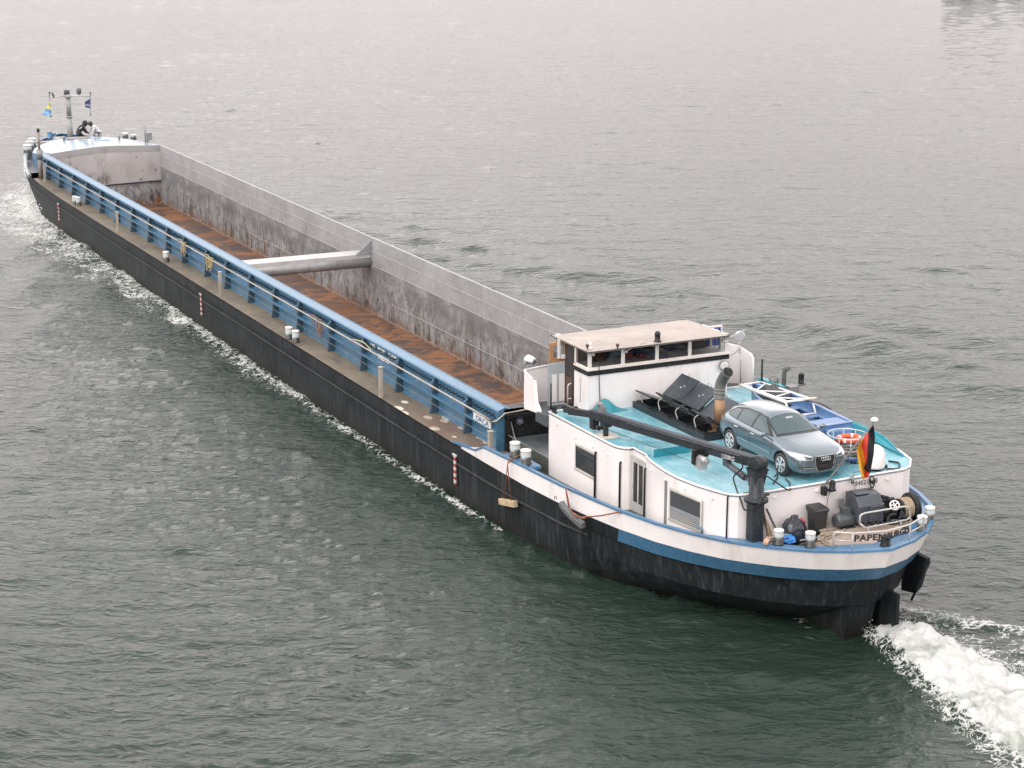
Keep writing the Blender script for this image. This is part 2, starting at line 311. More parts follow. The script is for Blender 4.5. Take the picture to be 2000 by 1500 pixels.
# ---------------------------------------------------------------- hull outline
CY=.65
TOP=[(2.67,0),(2.36,1.0),(1.85,1.85),(1.2,2.55),(.6,3.05),(-.1,3.5),(-1.1,3.92),(-2.3,4.28),(-3.9,4.57),(-5.4,4.73),(-7,4.85),(-9.5,4.93),(-12.3,4.96),(-14,4.98)]+[(-14-i*4.,5.0) for i in range(1,15)]+[(-73,4.97),(-76,4.9),(-78,4.82),(-80,4.68),(-82,4.45),(-83.5,4.2),(-85.3,3.7),(-87,3.02),(-88.5,2.15),(-89.8,1.22),(-90.7,.45),(-91.1,0)]
nT=len(TOP)
WL=[(.0,0),(-.3,.6),(-.75,1.2),(-1.3,1.75),(-1.9,2.2),(-2.6,2.7),(-3.5,3.28),(-4.4,3.75),(-5.5,4.2),(-6.4,4.5),(-7.4,4.7),(-9.5,4.86),(-12.3,4.92),(-14,4.94)]+[(-14-i*4.,4.96) for i in range(1,15)]+[(-72.6,4.92),(-75.2,4.82),(-77,4.68),(-78.7,4.46),(-80.3,4.15),(-81.7,3.75),(-83.3,3.15),(-84.8,2.5),(-86.2,1.75),(-87.4,.98),(-88.1,.4),(-88.4,0)]
ztop=lambda x: float(np.interp(x,[-91.1,-88.5,-86,-84.2,-83,-79,-60,-16,-14.9,-12.9,-12.2,-10,-8,-5,-2,0,2.7],[3.05,3.0,2.78,2.68,2.3,2.12,2.0,2.0,2.0,2.03,2.52,2.56,2.6,2.7,2.8,2.88,2.97]))
zdk=lambda x: float(np.interp(x,[-91.1,-86,-80,-76,-60,-13,-8,-3,0,2.7],[2.55,2.4,2.15,2.03,1.97,1.97,2.05,2.3,2.6,2.7]))
zsh=lambda x: float(np.interp(x,[-91.1,-86,-80,-60,-15,-11.1,-8,-5.4,-3.3,-1.4,.6,2.7],[2.75,2.45,2.12,1.98,1.96,1.97,2.03,2.13,2.2,2.27,2.35,2.41]))   # sheer line = lower edge of the white band
def lerp(a,b,t): return a+(b-a)*t
def hullpt(i,t,z,s):     # t: 0 = top outline, 1 = waterline outline
    x=lerp(TOP[i][0],WL[i][0],t);h=lerp(TOP[i][1],WL[i][1],t);return (x,CY+s*h,z)
def outline(s): return range(nT)
barge=thing('cargo_barge','long black hulled river barge with open empty hold and white aft cabin','barge',(-44,CY,0))
hull=MB()
def tfor(i):
    x=TOP[i][0];st=max(0,min(1,(x+13)/6)) ; bw=max(0,min(1,(-72-x)/8)); return max(st,bw)
rows=[]
for s in (-1,1):
    rr=[]
    for i in range(nT):
        x=TOP[i][0];zs=zsh(x);st=max(0,min(1,(x+13)/13));a=.22+.1*st
        col=[hullpt(i,(.0 if x<-13 else .05)*1+.03*st,zs+.0,s),hullpt(i,.10+.08*st,zs-.4,s)]
        col+=[hullpt(i,.14+.10*st,zs-.43,s),hullpt(i,.34,1.1,s),hullpt(i,.64,.6,s),hullpt(i,1.0,.1,s),hullpt(i,1.25 if (x>-9 or x<-72) else 1.0,-.5,s),hullpt(i,1.6 if x>-9 else 1.0,-1.1,s)]
        if x<-13:   # proud gunwale strake on the parallel body
            k=.05
            c0=list(col[0]);c1=list(col[1]);c0[1]+=s*k;c1[1]+=s*k;col[0]=tuple(c0);col[1]=tuple(c1)
        rr.append(col)
    hull.loft(rr,smooth=False)
HM=mat_hull();ho=obj('hull',hull,HM,barge)
def ribbon(zf0,t0,zf1,t1,i0,i1,name,m,parent,out=.004,s_list=(-1,1),skip=None):
    mb=MB()
    for s in s_list:
        rr=[]
        for i in range(i0,i1):
            a=list(hullpt(i,t0(i),zf0(TOP[i][0]),s));b=list(hullpt(i,t1(i),zf1(TOP[i][0]),s))
            for q in (a,b):
                v=Vector((q[0]+20,q[1]-CY,0)) if q[0]>-20 else Vector((0,s,0)); 
                if q[0]<-70:v=Vector((q[0]+70,q[1]-CY,0))
                v.normalize();q[0]+=v.x*out;q[1]+=v.y*out
            rr.append([tuple(a),tuple(b)])
        mb.loft(rr,smooth=True)
    return obj(name,mb,m,parent)
wt=lambda i: .05+.03*max(0,min(1,(TOP[i][0]+13)/13))
# bulwark (white band) rises from the sheer line to the cap, on the aft end
bw=MB()
for s in (-1,1):
    rr=[]
    for i in range(0,14):
        x=TOP[i][0];p=hullpt(i,wt(i),zsh(x),s);q=hullpt(i,0,ztop(x),s);c=Vector((-8,CY,0))
        inw=(Vector((c.x-q[0],c.y-q[1],0))).normalized()*.07
        rr.append([p,q,(q[0]+inw.x,q[1]+inw.y,q[2]),(p[0]+inw.x*1.6,p[1]+inw.y*1.6,zdk(x)-.02)])
    bw.loft(rr)
wb=obj('bulwark',bw,WHITE(),barge)
cap=MB()
for s in (-1,1):
    pts=[]
    for i in range(0,13):
        q=hullpt(i,0,ztop(TOP[i][0])+.02,s);inw=Vector((-8-q[0],CY-q[1],0)).normalized()*.04;pts.append((q[0]+inw.x,q[1]+inw.y,q[2]))
    pts.append((-12.9,CY+s*4.93,2.2));pts.append((-14.6,CY+s*4.97,2.03))
    P=[Vector(p) for p in pts]
    rr=[]
    for k,p in enumerate(P):
        dd=(P[min(k+1,len(P)-1)]-P[max(k-1,0)]).normalized();n=Vector((0,0,1)).cross(dd).normalized()*(.062)
        if k==0: n=Vector((.085,0,0))*(1 if n.x*1>0 else 1); n=Vector((-.085,0,0)) if s<0 else Vector((.085,0,0)); n=Vector((.085,0,0)) if (Vector((0,0,1)).cross((P[1]-P[0]).normalized())).x>0 else Vector((-.085,0,0))
        rr.append([p+n+Vector((0,0,-.03)),p+n+Vector((0,0,.035)),p-n+Vector((0,0,.035)),p-n+Vector((0,0,-.03))])
    cap.loft(rr,True)
obj('cap_rail',cap,BLUE(),wb)
# white triangle at the forward end of the bulwark
tr=MB()
for s in (-1,1):
    tr.prism([hullpt(13,.02,2.0,s),(-12.3,CY+s*4.95,1.95),(-12.3,CY+s*4.95,2.5),(-12.9,CY+s*4.95,2.18)],(0,-s*.05,0))
obj('bulwark_end',tr,WHITE(),wb)
# blue band under the white
bb=MB()
for s in (-1,1):
    rr=[]
    for i in range(0,9):
        x=TOP[i][0];a=Vector(hullpt(i,wt(i)+.0,zsh(x)-.0,s));b=Vector(hullpt(i,.10+.08*max(0,min(1,(x+13)/13)),zsh(x)-.4,s));v=Vector((a.x+9,a.y-CY,0)).normalized()*.012;b.z-=.005
        rr.append([a+v,b+v])
    # cut the forward end square
    bb.loft(rr,smooth=True)
obj('blue_band',bb,BLUED(),ho)
# rubbing strake
st_=MB()
for s in (-1,1):
    pts=[]
    for i in range(9,nT-6):
        x=TOP[i][0];q=Vector(hullpt(i,.2,zsh(x)-.62,s));v=Vector((0,s,0)) if -70<x<-10 else Vector((x+40,(q.y-CY)*8,0)).normalized();pts.append(q+v*.02)
    st_.tube(pts,.05,6)
obj('rubbing_strake',st_,paint('scuffed_strake',(.014,.017,.018),.6,0,.5,1.2,.6,(.06,.058,.052),spec=.2),ho)
# skeg and rudders
sk=MB();sk.prism([(1.5,CY,-.9),(1.05,CY-.05,.0),(.3,CY-.2,.9),(-1.6,CY-1.5,.9),(-2.5,CY-1.2,-.9)],(0,0,0.001))
sk=MB()
for a in (-1,):
    sk.loft([[(-3,CY-1.2,-1),(-3,CY-1.3,.5),(-3,CY+1.3,.5),(-3,CY+1.2,-1)],[(-.2,CY-.6,-1),(-.2,CY-.7,1.0),(-.2,CY+.7,1.0),(-.2,CY+.6,-1)],[(1.1,CY-.35,-1),(1.7,CY-.5,1.75),(1.7,CY+.5,1.75),(1.1,CY+.35,-1)]]);sk.add([(1.1,CY-.35,-1),(1.7,CY-.5,1.75),(1.7,CY+.5,1.75),(1.1,CY+.35,-1)],[(0,1,2,3)])
obj('skeg',sk,HM,ho)
for yy in (CY+.9,):
    rd=MB();rd.prism([(.4,yy-.05,-1),(2.0,yy-.05,-1),(1.95,yy-.05,1.3),(.6,yy-.05,1.35)],(0,.1,0));obj('rudder',rd,HM,ho)
st2=MB();st2.prism([(.2,3.0,1.9),(1.25,3.0,1.9),(.95,3.0,.95),(.75,3.0,.7),(.2,3.0,.6)],(0,.14,0));st2.tube([(1.35,3.05,1.85),(.75,2.95,.5)],.035,6);obj('stern_fin',st2,HM,ho)
# ---------------------------------------------------------------- decks
dk=MB()
for s in (-1,1):
    rr=[]
    for i in range(12,nT-6):
        x=TOP[i][0]
        if x<-79.8:break
        inner=3.8
        rr.append([(x,CY+s*(TOP[i][1]-.005),zdk(x)+.012),(x,CY+s*inner,zdk(x)+.012)])
    dk.loft(rr)
obj('side_deck',dk,mat_deck(),barge)
dd=MB();rr=[]
for i in range(0,13):
    q_=hullpt(i,.12,0,1);x=q_[0]-.05;h=max(.001,q_[1]-CY-.05)
    rr.append([(x,CY-h,zdk(x)),(x,CY+h,zdk(x))])
dd.loft(rr);obj('aft_deck',dd,paint('dark_green_deck',(.045,.05,.04),.5,0,.3,1,.5,(.11,.1,.08)),barge)
fd=MB();rr=[]
for i in range(0,nT):
    x=TOP[i][0]
    if x>-79:continue
    if not rr: rr.append([(-79.86,CY-4.64,zdk(-79.86)+.02),(-79.86,CY+4.64,zdk(-79.86)+.02)])
    rr.append([(x,CY-TOP[i][1]+.05*(TOP[i][1]>.1),zdk(x)+.02),(x,CY+TOP[i][1]-.05*(TOP[i][1]>.1),zdk(x)+.02)])
fd.loft(rr);obj('foredeck',fd,paint('grey_foredeck',(.12,.125,.13),.35,0,.2,1,.4),barge)
# bow bulwark
bwk=MB();cap2=MB()
for s in (-1,1):
    rr=[];cp=[]
    for i in range(nT):
        x=TOP[i][0]
        if x>-83.3:continue
        q=Vector(hullpt(i,0,ztop(x),s));p=Vector(hullpt(i,0,zsh(x),s));inw=Vector((-82-q.x,CY-q.y,0)).normalized()*.08
        rr.append([p,q,q+inw,(q.x+inw.x,q.y+inw.y,zdk(x)-.05)])
        cp.append([q-inw*.4+Vector((0,0,.01)),q-inw*.4+Vector((0,0,.06)),q+inw*3+Vector((0,0,.06)),q+inw*3+Vector((0,0,.01))])
    bwk.loft(rr);cap2.loft(cp,True)
b2=obj('bow_bulwark',bwk,BLUE(),barge);obj('cap_rail',cap2,BLUEL(),b2)
# ---------------------------------------------------------------- hold
HX0,HX1=-79.8,-13.05;YN,YF=CY-3.75,CY+3.75;ZF=-.3;ZC=3.42
WM=mat_wall()
fl=MB();fl.patch([(HX0,YN,ZF),(HX1,YN,ZF),(HX1,YF,ZF),(HX0,YF,ZF)]);obj('hold_floor',fl,mat_floor(),barge)
fw_=MB();fw_.box(HX0,HX1,YF,YF+.06,ZF-.05,ZC+.03);fo=obj('hold_wall',fw_,WM,barge)
wl=MB()
for z,x0,x1 in ((2.8,HX0,HX1),(2.1,HX0,HX1),(.62,-62,-54.5),(.62,-41,-22)): wl.beam((x0,YF-.004,z),(x1,YF-.004,z),.02,.028)
obj('weld_seam',wl,paint('weld_seam',(.42,.4,.39),.5,.1,.1,3,.3),fo);wl=MB();wl.beam((HX0,YF-.03,ZF+.04),(HX1,YF-.03,ZF+.04),.06,.08);obj('floor_angle',wl,paint('rusty_angle',(.22,.15,.11),.7,0,.3,3,.6,(.08,.04,.02)),fo)
mh=MB();mh.tube([PY(*p,YF-.01) for p in [(740,580),(736,586),(735,596),(737,603),(741,604),(742,596),(742,586)]],.02,5,closed=True);obj('manhole_rim',mh,WM,fo)
nw=MB();nw.box(HX0,HX1,YN-.06,YN,ZF-.05,ZC-.3);obj('hold_wall',nw,WM,barge)
bk=MB();zz=[(YN,3.27),(-1.6,3.42),(CY-.6,3.56),(CY,3.58),(CY+.9,3.57),(3,3.5),(YF,3.44)]
zz2=[(y,z-.38) for y,z in zz]
bk.prism([(HX0,YN,ZF-.05)]+[(HX0,YF,ZF-.05)]+[(HX0,y,z) for y,z in reversed(zz2)],(-.08,0,0));bo=obj('hold_bulkhead',bk,WM,barge)
bk=MB();bk.loft([[(HX0+.035,y,1.12) for y,z in zz],[(HX0+.035,y,z-.40) for y,z in zz]]);obj('bulkhead_plate',bk,mat_bulk(),bo)
bk=MB();bk.loft([[(HX0+.05,y,z-.40) for y,z in zz],[(HX0+.05,y,z) for y,z in zz],[(HX0-.1,y,z) for y,z in zz]]);bk.beam((HX0+.03,YN,1.05),(HX0+.03,YF,1.2),.06,.07)
bk.tube([(HX0+.02,1.4,-.1),(HX0+.02,1.4,.95),(HX0+.02,2.6,.98),(HX0+.02,2.6,-.05)],.02,5)
obj('coaming_plate',bk,paint('grey_coaming_plate',(.33,.325,.33),.4,.2,.1,1,.4),bo)
db=MB();db.beam((HX0+.075,YN,1.02),(HX0+.075,YF,1.15),.03,.05);obj('black_seam',db,BLACK(),bo)
ab=MB();ab.box(HX1,HX1+.12,YN-.1,YF+.1,1.9,ZC-.02);ab.prism([(HX1-.55,YN-.1,3.40),(HX1+.12,YN-.1,3.40),(HX1+.12,YN-.1,3.1),(HX1-.15,YN-.1,3.2)],(0,7.7,0))
for yy in (-1.0,1.6,3.2): ab.box(HX1+.12,HX1+.22,yy,yy+.1,2.4,3.35)
ab.beam((HX1+.2,YN-.1,3.2),(HX1+.2,YF,3.2),.12,.12)
ao=obj('aft_hold_bulkhead',ab,BLACK(),barge)
em=MB();em.tube([(HX1+.13,YN+.42+.11*math.cos(t),2.98+.11*math.sin(t)) for t in [i*math.pi/8 for i in range(16)]],.012,5,closed=True)
em.patch([(HX1+.126,YN+.42+.055*a,2.98+.055*b) for a,b in ((-1,-1),(1,-1),(1,1),(-1,1))]);obj('round_badge',em,paint('badge_blue_white',(.35,.42,.55),.4,dirt=0),ao)
bt=MB();bt.box(-79.75,HX1,YF+.04,YF+.12,1.9,ZC)
# coaming far side outer + cap
cf=MB();cf.box(HX0,HX1,YF+.06,YF+.14,ZC-.06,ZC+.01);cf.box(HX0,HX1,YF+.07,YF+.14,1.95,ZC-.07);obj('far_coaming',cf,paint('coaming_grey',(.3,.3,.31),.4,.1),barge)
# near coaming: plate, ledge, rounded top girder
nc=MB();nc.box(HX0,HX1,-3.26,-3.2,1.95,ZC-.16)
nco=obj('near_coaming',nc,BLUEL(),barge)
tg=MB();sec=[(-3.42,3.30),(-3.42,3.36),(-3.36,3.41),(-3.25,3.43),(-3.22,3.455),(-3.16,3.46),(-3.12,3.445),(-3.08,3.40),(-3.02,3.39),(-3.0,3.42),(-2.985,3.42),(-2.98,3.3),(-3.2,3.25)]
tg.loft([[(x,y,z) for y,z in sec] for x in (HX0-.2,-60,-40,-20,HX1+.02)],True);tg.patch([(HX1+.02,y,z) for y,z in sec])
obj('top_girder',tg,paint('girder_blue',(.065,.165,.265),.3,0,.08,.7,.25,(.25,.28,.3)),nco)
lg=MB();lg.box(HX0,HX1,-3.5,-3.26,2.66,2.69);lg.box(HX0,HX1,-3.5,-3.475,2.6,2.66);lg.beam((HX0,-3.27,2.0),(HX1,-3.27,2.0),.04,.04)
obj('ledge',lg,BLUEL(),nco)
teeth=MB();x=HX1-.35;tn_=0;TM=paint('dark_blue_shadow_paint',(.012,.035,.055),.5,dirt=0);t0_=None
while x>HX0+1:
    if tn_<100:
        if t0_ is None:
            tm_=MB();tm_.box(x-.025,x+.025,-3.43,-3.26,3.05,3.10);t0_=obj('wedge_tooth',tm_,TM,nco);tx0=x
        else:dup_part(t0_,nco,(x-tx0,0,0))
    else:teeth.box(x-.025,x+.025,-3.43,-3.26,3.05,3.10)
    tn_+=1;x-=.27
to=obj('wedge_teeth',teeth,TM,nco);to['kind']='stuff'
ribx=[PZ(a,b,1.99).x for a,b in [(909,847),(843,808),(771,767),(703,725),(642,687),(587,649),(540,620),(490,592),(445,564),(401,541),(361,514),(324,495)]]
x=ribx[-1]
while x>-76: x-=3.25;ribx.append(x)
RB=paint('rib_blue',(.016,.05,.085),.35,0,.12,1,.3,(.12,.14,.15))
rib0=None
for x in ribx:
    if rib0 is None:
        rb=MB();rb.prism([(x,-3.26,2.0),(x,-3.26,3.3),(x,-3.40,3.3),(x,-3.48,2.7),(x,-3.48,2.62),(x,-3.56,2.0)],(-.03,0,0))
        rb.prism([(x-.02,-3.485,2.7),(x-.02,-3.40,3.3),(x-.02,-3.41,3.3),(x-.02,-3.495,2.7)],(-.16,0,0));rb.prism([(x-.02,-3.56,2.0),(x-.02,-3.48,2.62),(x-.02,-3.49,2.62),(x-.02,-3.57,2.0)],(-.1,0,0))
        rb.ball((x+.2,-3.48,2.72),.03,6,4)
        rib0=obj('coaming_rib',rb,RB,nco);rx0=x
    else: dup_part(rib0,nco,(x-rx0,0,0))
# aft end post of the near coaming
ep=MB();ep.box(HX1,HX1+.03,-3.5,-3.2,2.0,3.3);obj('end_plate',ep,BLUEL(),nco)
# handrail along the coaming
hr=MB();pts=[PY(*p,-3.62) for p in [(78,312),(300,437),(443,523),(560,589),(690,660),(735,687),(800,723),(905,781),(960,815)]]
for p in pts:p.y=-3.62
zavg=[p.z for p in pts];hr.tube([(p.x,-3.62,3.06) for p in pts]+[(-13.6,-3.62,3.02),(-13.25,-3.62,2.98),(-13.0,-3.5,3.05),(-12.95,-3.2,3.3),(-12.9,-1.0,3.4),(-12.9,3,3.45)],.032,8)
hro=obj('handrail',hr,PIPE(),nco)
brk=MB()
for x in ribx: brk.beam((x,-3.42,3.2),(x,-3.62,3.06),.03,.03)
obj('rail_bracket',brk,BLUE(),hro)
lr=MB();lr.tube([(HX0+1,-3.62,2.45),(-50,-3.6,2.42),(HX1-.3,-3.6,2.42)],.008,5);obj('guard_wire',lr,GREYM(),nco)
# crossbeam
cb=MB();X0=-43.4
cb.prism([(X0-.05,YN-.0,2.66),(X0-.05,YN,2.35),(X0-1.0,YN,2.2),(X0-1.15,YN,2.66)],(0,7.5,0));cbo=obj('cross_beam',cb,paint('beam_grey',(.42,.41,.41),.45,.1,.1,.8,.5,(.2,.19,.18)),barge)
tb=MB();tb.cyl((X0-.2,YN,2.25),(X0-.2,YF,2.25),.27,seg=20);obj('beam_tube',tb,paint('beam_tube_grey',(.27,.27,.275),.4,.2,.15,1.2,.6),cbo)
gs=MB();gs.prism([(X0,YF,3.32),(X0,YF,2.66),(X0,YF-.85,2.66)],(-.03,0,0));gs.box(X0,X0+.03,YF-.05,YF,1.95,2.7);obj('gusset',gs,paint('gusset_grey',(.3,.31,.33),.4,.2),cbo)
# text on steel
def text(name,s,m,parent,origin,xdir,zdir,size,ext=.004,align='LEFT',bold=.0,sx=1,label=None,space=1,fit=None):
    cu=bpy.data.curves.new(name,'FONT');cu.body=s;cu.size=size;cu.extrude=ext;cu.align_x=align;cu.offset=bold;cu.space_character=space
    tmp=bpy.data.objects.new(name+'_tmp',cu);COL.objects.link(tmp);dg=bpy.context.evaluated_depsgraph_get();dg.update()
    me=bpy.data.meshes.new_from_object(tmp.evaluated_get(dg));bpy.data.objects.remove(tmp);bpy.data.curves.remove(cu)
    if fit: sx=fit/max(1e-3,max(v.co.x for v in me.vertices))
    X=Vector(xdir).normalized();Zv=Vector(zdir).normalized();Nn=X.cross(Zv);O=Vector(origin)
    mt=Matrix(((X.x*sx,Zv.x,Nn.x,O.x),(X.y*sx,Zv.y,Nn.y,O.y),(X.z*sx,Zv.z,Nn.z,O.z),(0,0,0,1)));me.transform(mt)
    me.materials.clear();me.materials.append(m);me.name=name
    o=bpy.data.objects.new(name,me);COL.objects.link(o)
    if parent is not None:o.parent=parent;o.location=-OFF.get(parent.name,Vector((0,0,0)));OFF[o.name]=Vector((0,0,0))
    return o
LW=paint('white_lettering',(.8,.8,.8),.5,dirt=0)
a=PY(724,691,-3.265);text('dimension_lettering','L95   B9,50    T1595',LW,nco,(a.x,-3.266,2.98),(1,0,0),(0,0,1),.27,bold=.008,sx=1.15)
a=PY(739,712,-3.265);text('dimension_lettering','04021160',LW,nco,(a.x,-3.266,2.73),(1,0,0),(0,0,1),.24,bold=.008,sx=1.1)
pl=MB();a=PY(941,806,-3.5);b=PY(966,820,-3.5);pl.box(-14.75,-13.4,-3.53,-3.5,2.68,2.93);po=obj('name_plate',pl,paint('plate_white',(.7,.7,.68),.4,dirt=.2),nco)
text('plate_lettering','ORCA',paint('plate_blue',(.05,.12,.25),.5,dirt=0),po,(-14.55,-3.532,2.72),(1,0,0),(0,0,1),.24,bold=.006,sx=1.5)
# draught scales on the hull
for (x,y,y2) in ((888,880,965),(391,556,600),(113,390,412)):
    p=PY(x,y,-4.4);q=PY(x+4,y2,-4.4);n=9;mw=MB();mr_=MB();zt,zb=1.62,.62
    mw.box(p.x-.055,p.x+.055,-4.42,-4.37,zb,zt);mw.box(p.x-.15,p.x+.13,-4.43,-4.37,1.62,1.67)
    obj('draught_scale',mw,mat_scale(),ho)
# ---------------------------------------------------------------- aft accommodation
ZR=4.06
near=[(-9.98,-3.12),(-5.95,-3.08),(-5.68,-3.03),(-5.5,-2.93),(-5.42,-2.8),(-5.42,-2.66),(-4.55,-2.68),(-4.5,-2.76),(-4.0,-2.87),(-2.99,-2.99),(-2.4,-2.985),(-2.02,-2.94),(-1.5,-2.86),(-1.04,-2.73),(-.7,-2.62),(-.42,-2.49),(-.26,-2.3),(-.2,-2.05),(-.17,-1.75)]
far=[(-.2,3.17),(-.35,3.5),(-.9,3.95),(-1.8,4.2),(-3.2,4.32),(-9.98,4.42)]
plan=near+far
zb=lambda x:zdk(x)-.05
rf=MB();n=len(plan)
rf.add([(x,y,ZR-.05) for x,y in plan]+[(x,y,ZR) for x,y in plan],[tuple(range(n,2*n)),tuple(reversed(range(n)))]+[(i,(i+1)%n,n+(i+1)%n,n+i) for i in range(n)])
cabin_roof=obj('cabin_roof',rf,mat_teal(),barge)
wa=MB();p=plan+[plan[0]]
for i in range(len(p)-1):
    (x0,y0),(x1,y1)=p[i],p[i+1];wa.add([(x0,y0,zb(x0)),(x1,y1,zb(x1)),(x1,y1,ZR-.02),(x0,y0,ZR-.02)],[(0,1,2,3)],smooth=(0<i<5 or 8<i<18 or 18<i<23))
WH=WHITE();cabin=obj('cabin_wall',wa,WH,barge,recalc=True)
lip=MB();lip.tube([(x,y,ZR+.02) for x,y in plan],.035,8,closed=True);obj('roof_lip',lip,WH,cabin_roof)
bl=MB()
for x in (-9.4,-8.2,-7.1,-6.2,-4.0,-3.0,-2.0,-.95):
    y=float(np.interp(x,[a for a,b in near[:5]]+[-5.4,-4.5,-4.0,-2.99,-2.02,-1.04,-.42],[b for a,b in near[:5]]+[-2.68,-2.76,-2.87,-2.99,-2.94,-2.73,-2.49]))
    if x in(-9.4,-2.0,-.95,-3.0,-4.0):bl.box(x-.04,x+.04,y-.05,y,ZR-.24,ZR-.2)
    else:bl.ball((x,y-.02,ZR-.35),.035,8,6)
for y in (-1.2,.2,2.6):bl.box(-.19,-.13,y-.05,y+.05,ZR-.2,ZR-.16)
obj('wall_lug',bl,WH,cabin)
def wallpt(px,py):       # point of the near wall seen at a pixel: intersect with plan segments
    r=rw(px,py);best=None
    for i in range(18):
        (x0,y0),(x1,y1)=near[i],near[i+1];
        # solve CAM+t r on the vertical plane
        nx,ny=(y1-y0),-(x1-x0);den=r.x*nx+r.y*ny
        if abs(den)<1e-9:continue
        t=((x0-CAM.x)*nx+(y0-CAM.y)*ny)/den;q=CAM+r*t
        L2=(x1-x0)**2+(y1-y0)**2;u=((q.x-x0)*(x1-x0)+(q.y-y0)*(y1-y0))/L2
        if -.02<=u<=1.02 and (best is None or t<best[0]):best=(t,q)
    return best[1]
def wquad(x0,x1,z0,z1,off):     # quad standing off the near wall
    if x0>-3.2 and x1-x0>.5:off+=.045
    Y=lambda x:float(np.interp(x,[a for a,b in near],[b for a,b in near]));y0,y1=Y(x0),Y(x1);nv=Vector((y1-y0,-(x1-x0),0)).normalized()*off
    if nv.y>0:nv=-nv
    return [Vector((x0,y0,z0))+nv,Vector((x1,y1,z0))+nv,Vector((x1,y1,z1))+nv,Vector((x0,y0,z1))+nv]
FR=paint('window_frame_cream',(.55,.52,.47),.45,dirt=.3)
def window(x0,x1,z0,z1,glass,name='window'):
    fr=MB();o=wquad(x0-.06,x1+.06,z0-.06,z1+.06,.012);i_=wquad(x0,x1,z0,z1,.016);b=wquad(x0+.01,x1-.01,z0+.01,z1-.01,-.03)
    fr.add(o+i_,[(k,(k+1)%4,4+(k+1)%4,4+k) for k in range(4)]);f=obj(name,fr,FR,cabin)
    g=MB();g.patch(wquad(x0,x1,z0,z1,.006));obj('pane',g,glass,f)
    s=MB();s.patch(wquad(x0-.07,x1+.07,z0-.09,z0-.055,.03));s.patch(wquad(x0-.02,x0+.025,z0,z1,.018));s.patch(wquad(x0,x1,z1-.03,z1,.018)) ;obj('sill',s,paint('sill_grey',(.35,.34,.32),.5),f)
GL=mat_glass('cabin_glass',(.035,.042,.046),.06)
tl=wallpt(1125,874);br=wallpt(1163,934);window(tl.x,br.x-.04,2.78,3.5,GL)
tl=wallpt(1312,956);br=wallpt(1370,1024);window(tl.x,br.x,2.83,3.66,mat_blind())
# downpipes
for (px,py,m,rad,zt_) in ((1165,900,BLACK(),.035,3.62),(1213.5,920,BLACK(),.03,3.66),(1262,935,BLACK(),.03,3.75),(1423,1000,BLACK(),.022,ZR)):
    q=wallpt(px,py);t_=MB();z0=zb(q.x)+.05;t_.tube([(q.x,q.y-.05,z0),(q.x,q.y-.05,zt_-.06),(q.x,q.y-.02,zt_)],rad,8);obj('downpipe',t_,m,cabin)
q=wallpt(1300,960);t_=MB();t_.patch(wquad(q.x-.06,q.x+.09,2.3,3.82,.01));ro=obj('wall_recess',t_,paint('recess_grey',(.2,.2,.19),.5),cabin)
# door in the recess
d0,d1=-5.4,-4.6;dm=MB();dm.box(d0,d1,-2.73,-2.68,2.05,3.86);do=obj('door',dm,paint('door_grey',(.42,.42,.4),.4),cabin)
g=MB();g.box(d0+.14,d0+.36,-2.74,-2.725,2.5,3.7);g.box(d0+.46,d0+.68,-2.74,-2.725,2.5,3.7);obj('pane',g,GL,do)
hn=MB();hn.tube([(d0+.07,-2.73,3.0),(d0+.07,-2.79,3.0),(d0+.16,-2.79,3.0)],.012,6);hn.box(d0+.04,d0+.1,-2.74,-2.73,2.85,3.06);obj('handle',hn,mat_chrome(),do)
# number on the aft wall, hatch step on roof
BL=paint('black_lettering',(.012,.012,.014),.5,dirt=0)
a=PX(1671,944,-.15);b=PX(1714,937,-.15)
text('number_lettering','04021160',BL,cabin,(-.16,a.y,a.z-.08),(0,1,0),(0,0,1),.2,fit=b.y-a.y,space=1.35)
stp=MB();a=PZ(1262,893,ZR+.18);stp.box(-5.42,-4.62,-2.62,-2.62+.95,ZR-.0,ZR+.0)
stp=MB();stp.add([(-5.9,-2.6,ZR+.005),(-4.35,-2.6,ZR+.005),(-4.35,-1.35,ZR+.005),(-5.9,-1.35,ZR+.005),(-4.35,-2.6,ZR+.24),(-4.35,-1.35,ZR+.24)],[(0,1,4),(3,5,2),(0,4,5,3)]);ch_=obj('companion_hood',stp,mat_teal(),cabin_roof);stp=MB();stp.add([(-4.348,-2.6,ZR+.005),(-4.348,-1.35,ZR+.005),(-4.348,-1.35,ZR+.24),(-4.348,-2.6,ZR+.24)],[(0,1,2,3)]);obj('hood_front',stp,paint('dark_teal_paint',(.01,.24,.3),.35,0,.15,1,.4,(.04,.1,.11)),barge)  # hood front in darker teal, its shade put into the colour
# ---------------------------------------------------------------- platform between hold and cabin
pf=MB();pf.box(-12.6,-9.98,-3.1,4.3,1.97,2.53);pfo=obj('raised_platform',pf,GFLOOR(),barge)
pe=MB();pe.box(-12.6,-9.98,-3.13,-3.1,2.0,2.52);obj('platform_side',pe,paint('mossy_green_plate',(.05,.065,.045),.5,0,.3,1,.5,(.1,.11,.08)),pfo)
pe=MB();pe.beam((-12.9,-3.1,2.545),(-9.98,-3.1,2.545),.03,.03);pe.tube([(-12.95,-3.0,3.0),(-12.6,-3.05,2.62),(-12.4,-3.1,2.55)],.02,5);obj('platform_edge',pe,GREYM(),pfo)
pb=MB();pb.box(-10.3,-10.0,-2.9,-2.2,2.53,2.95);obj('box_step',pb,GFLOOR(),pfo)
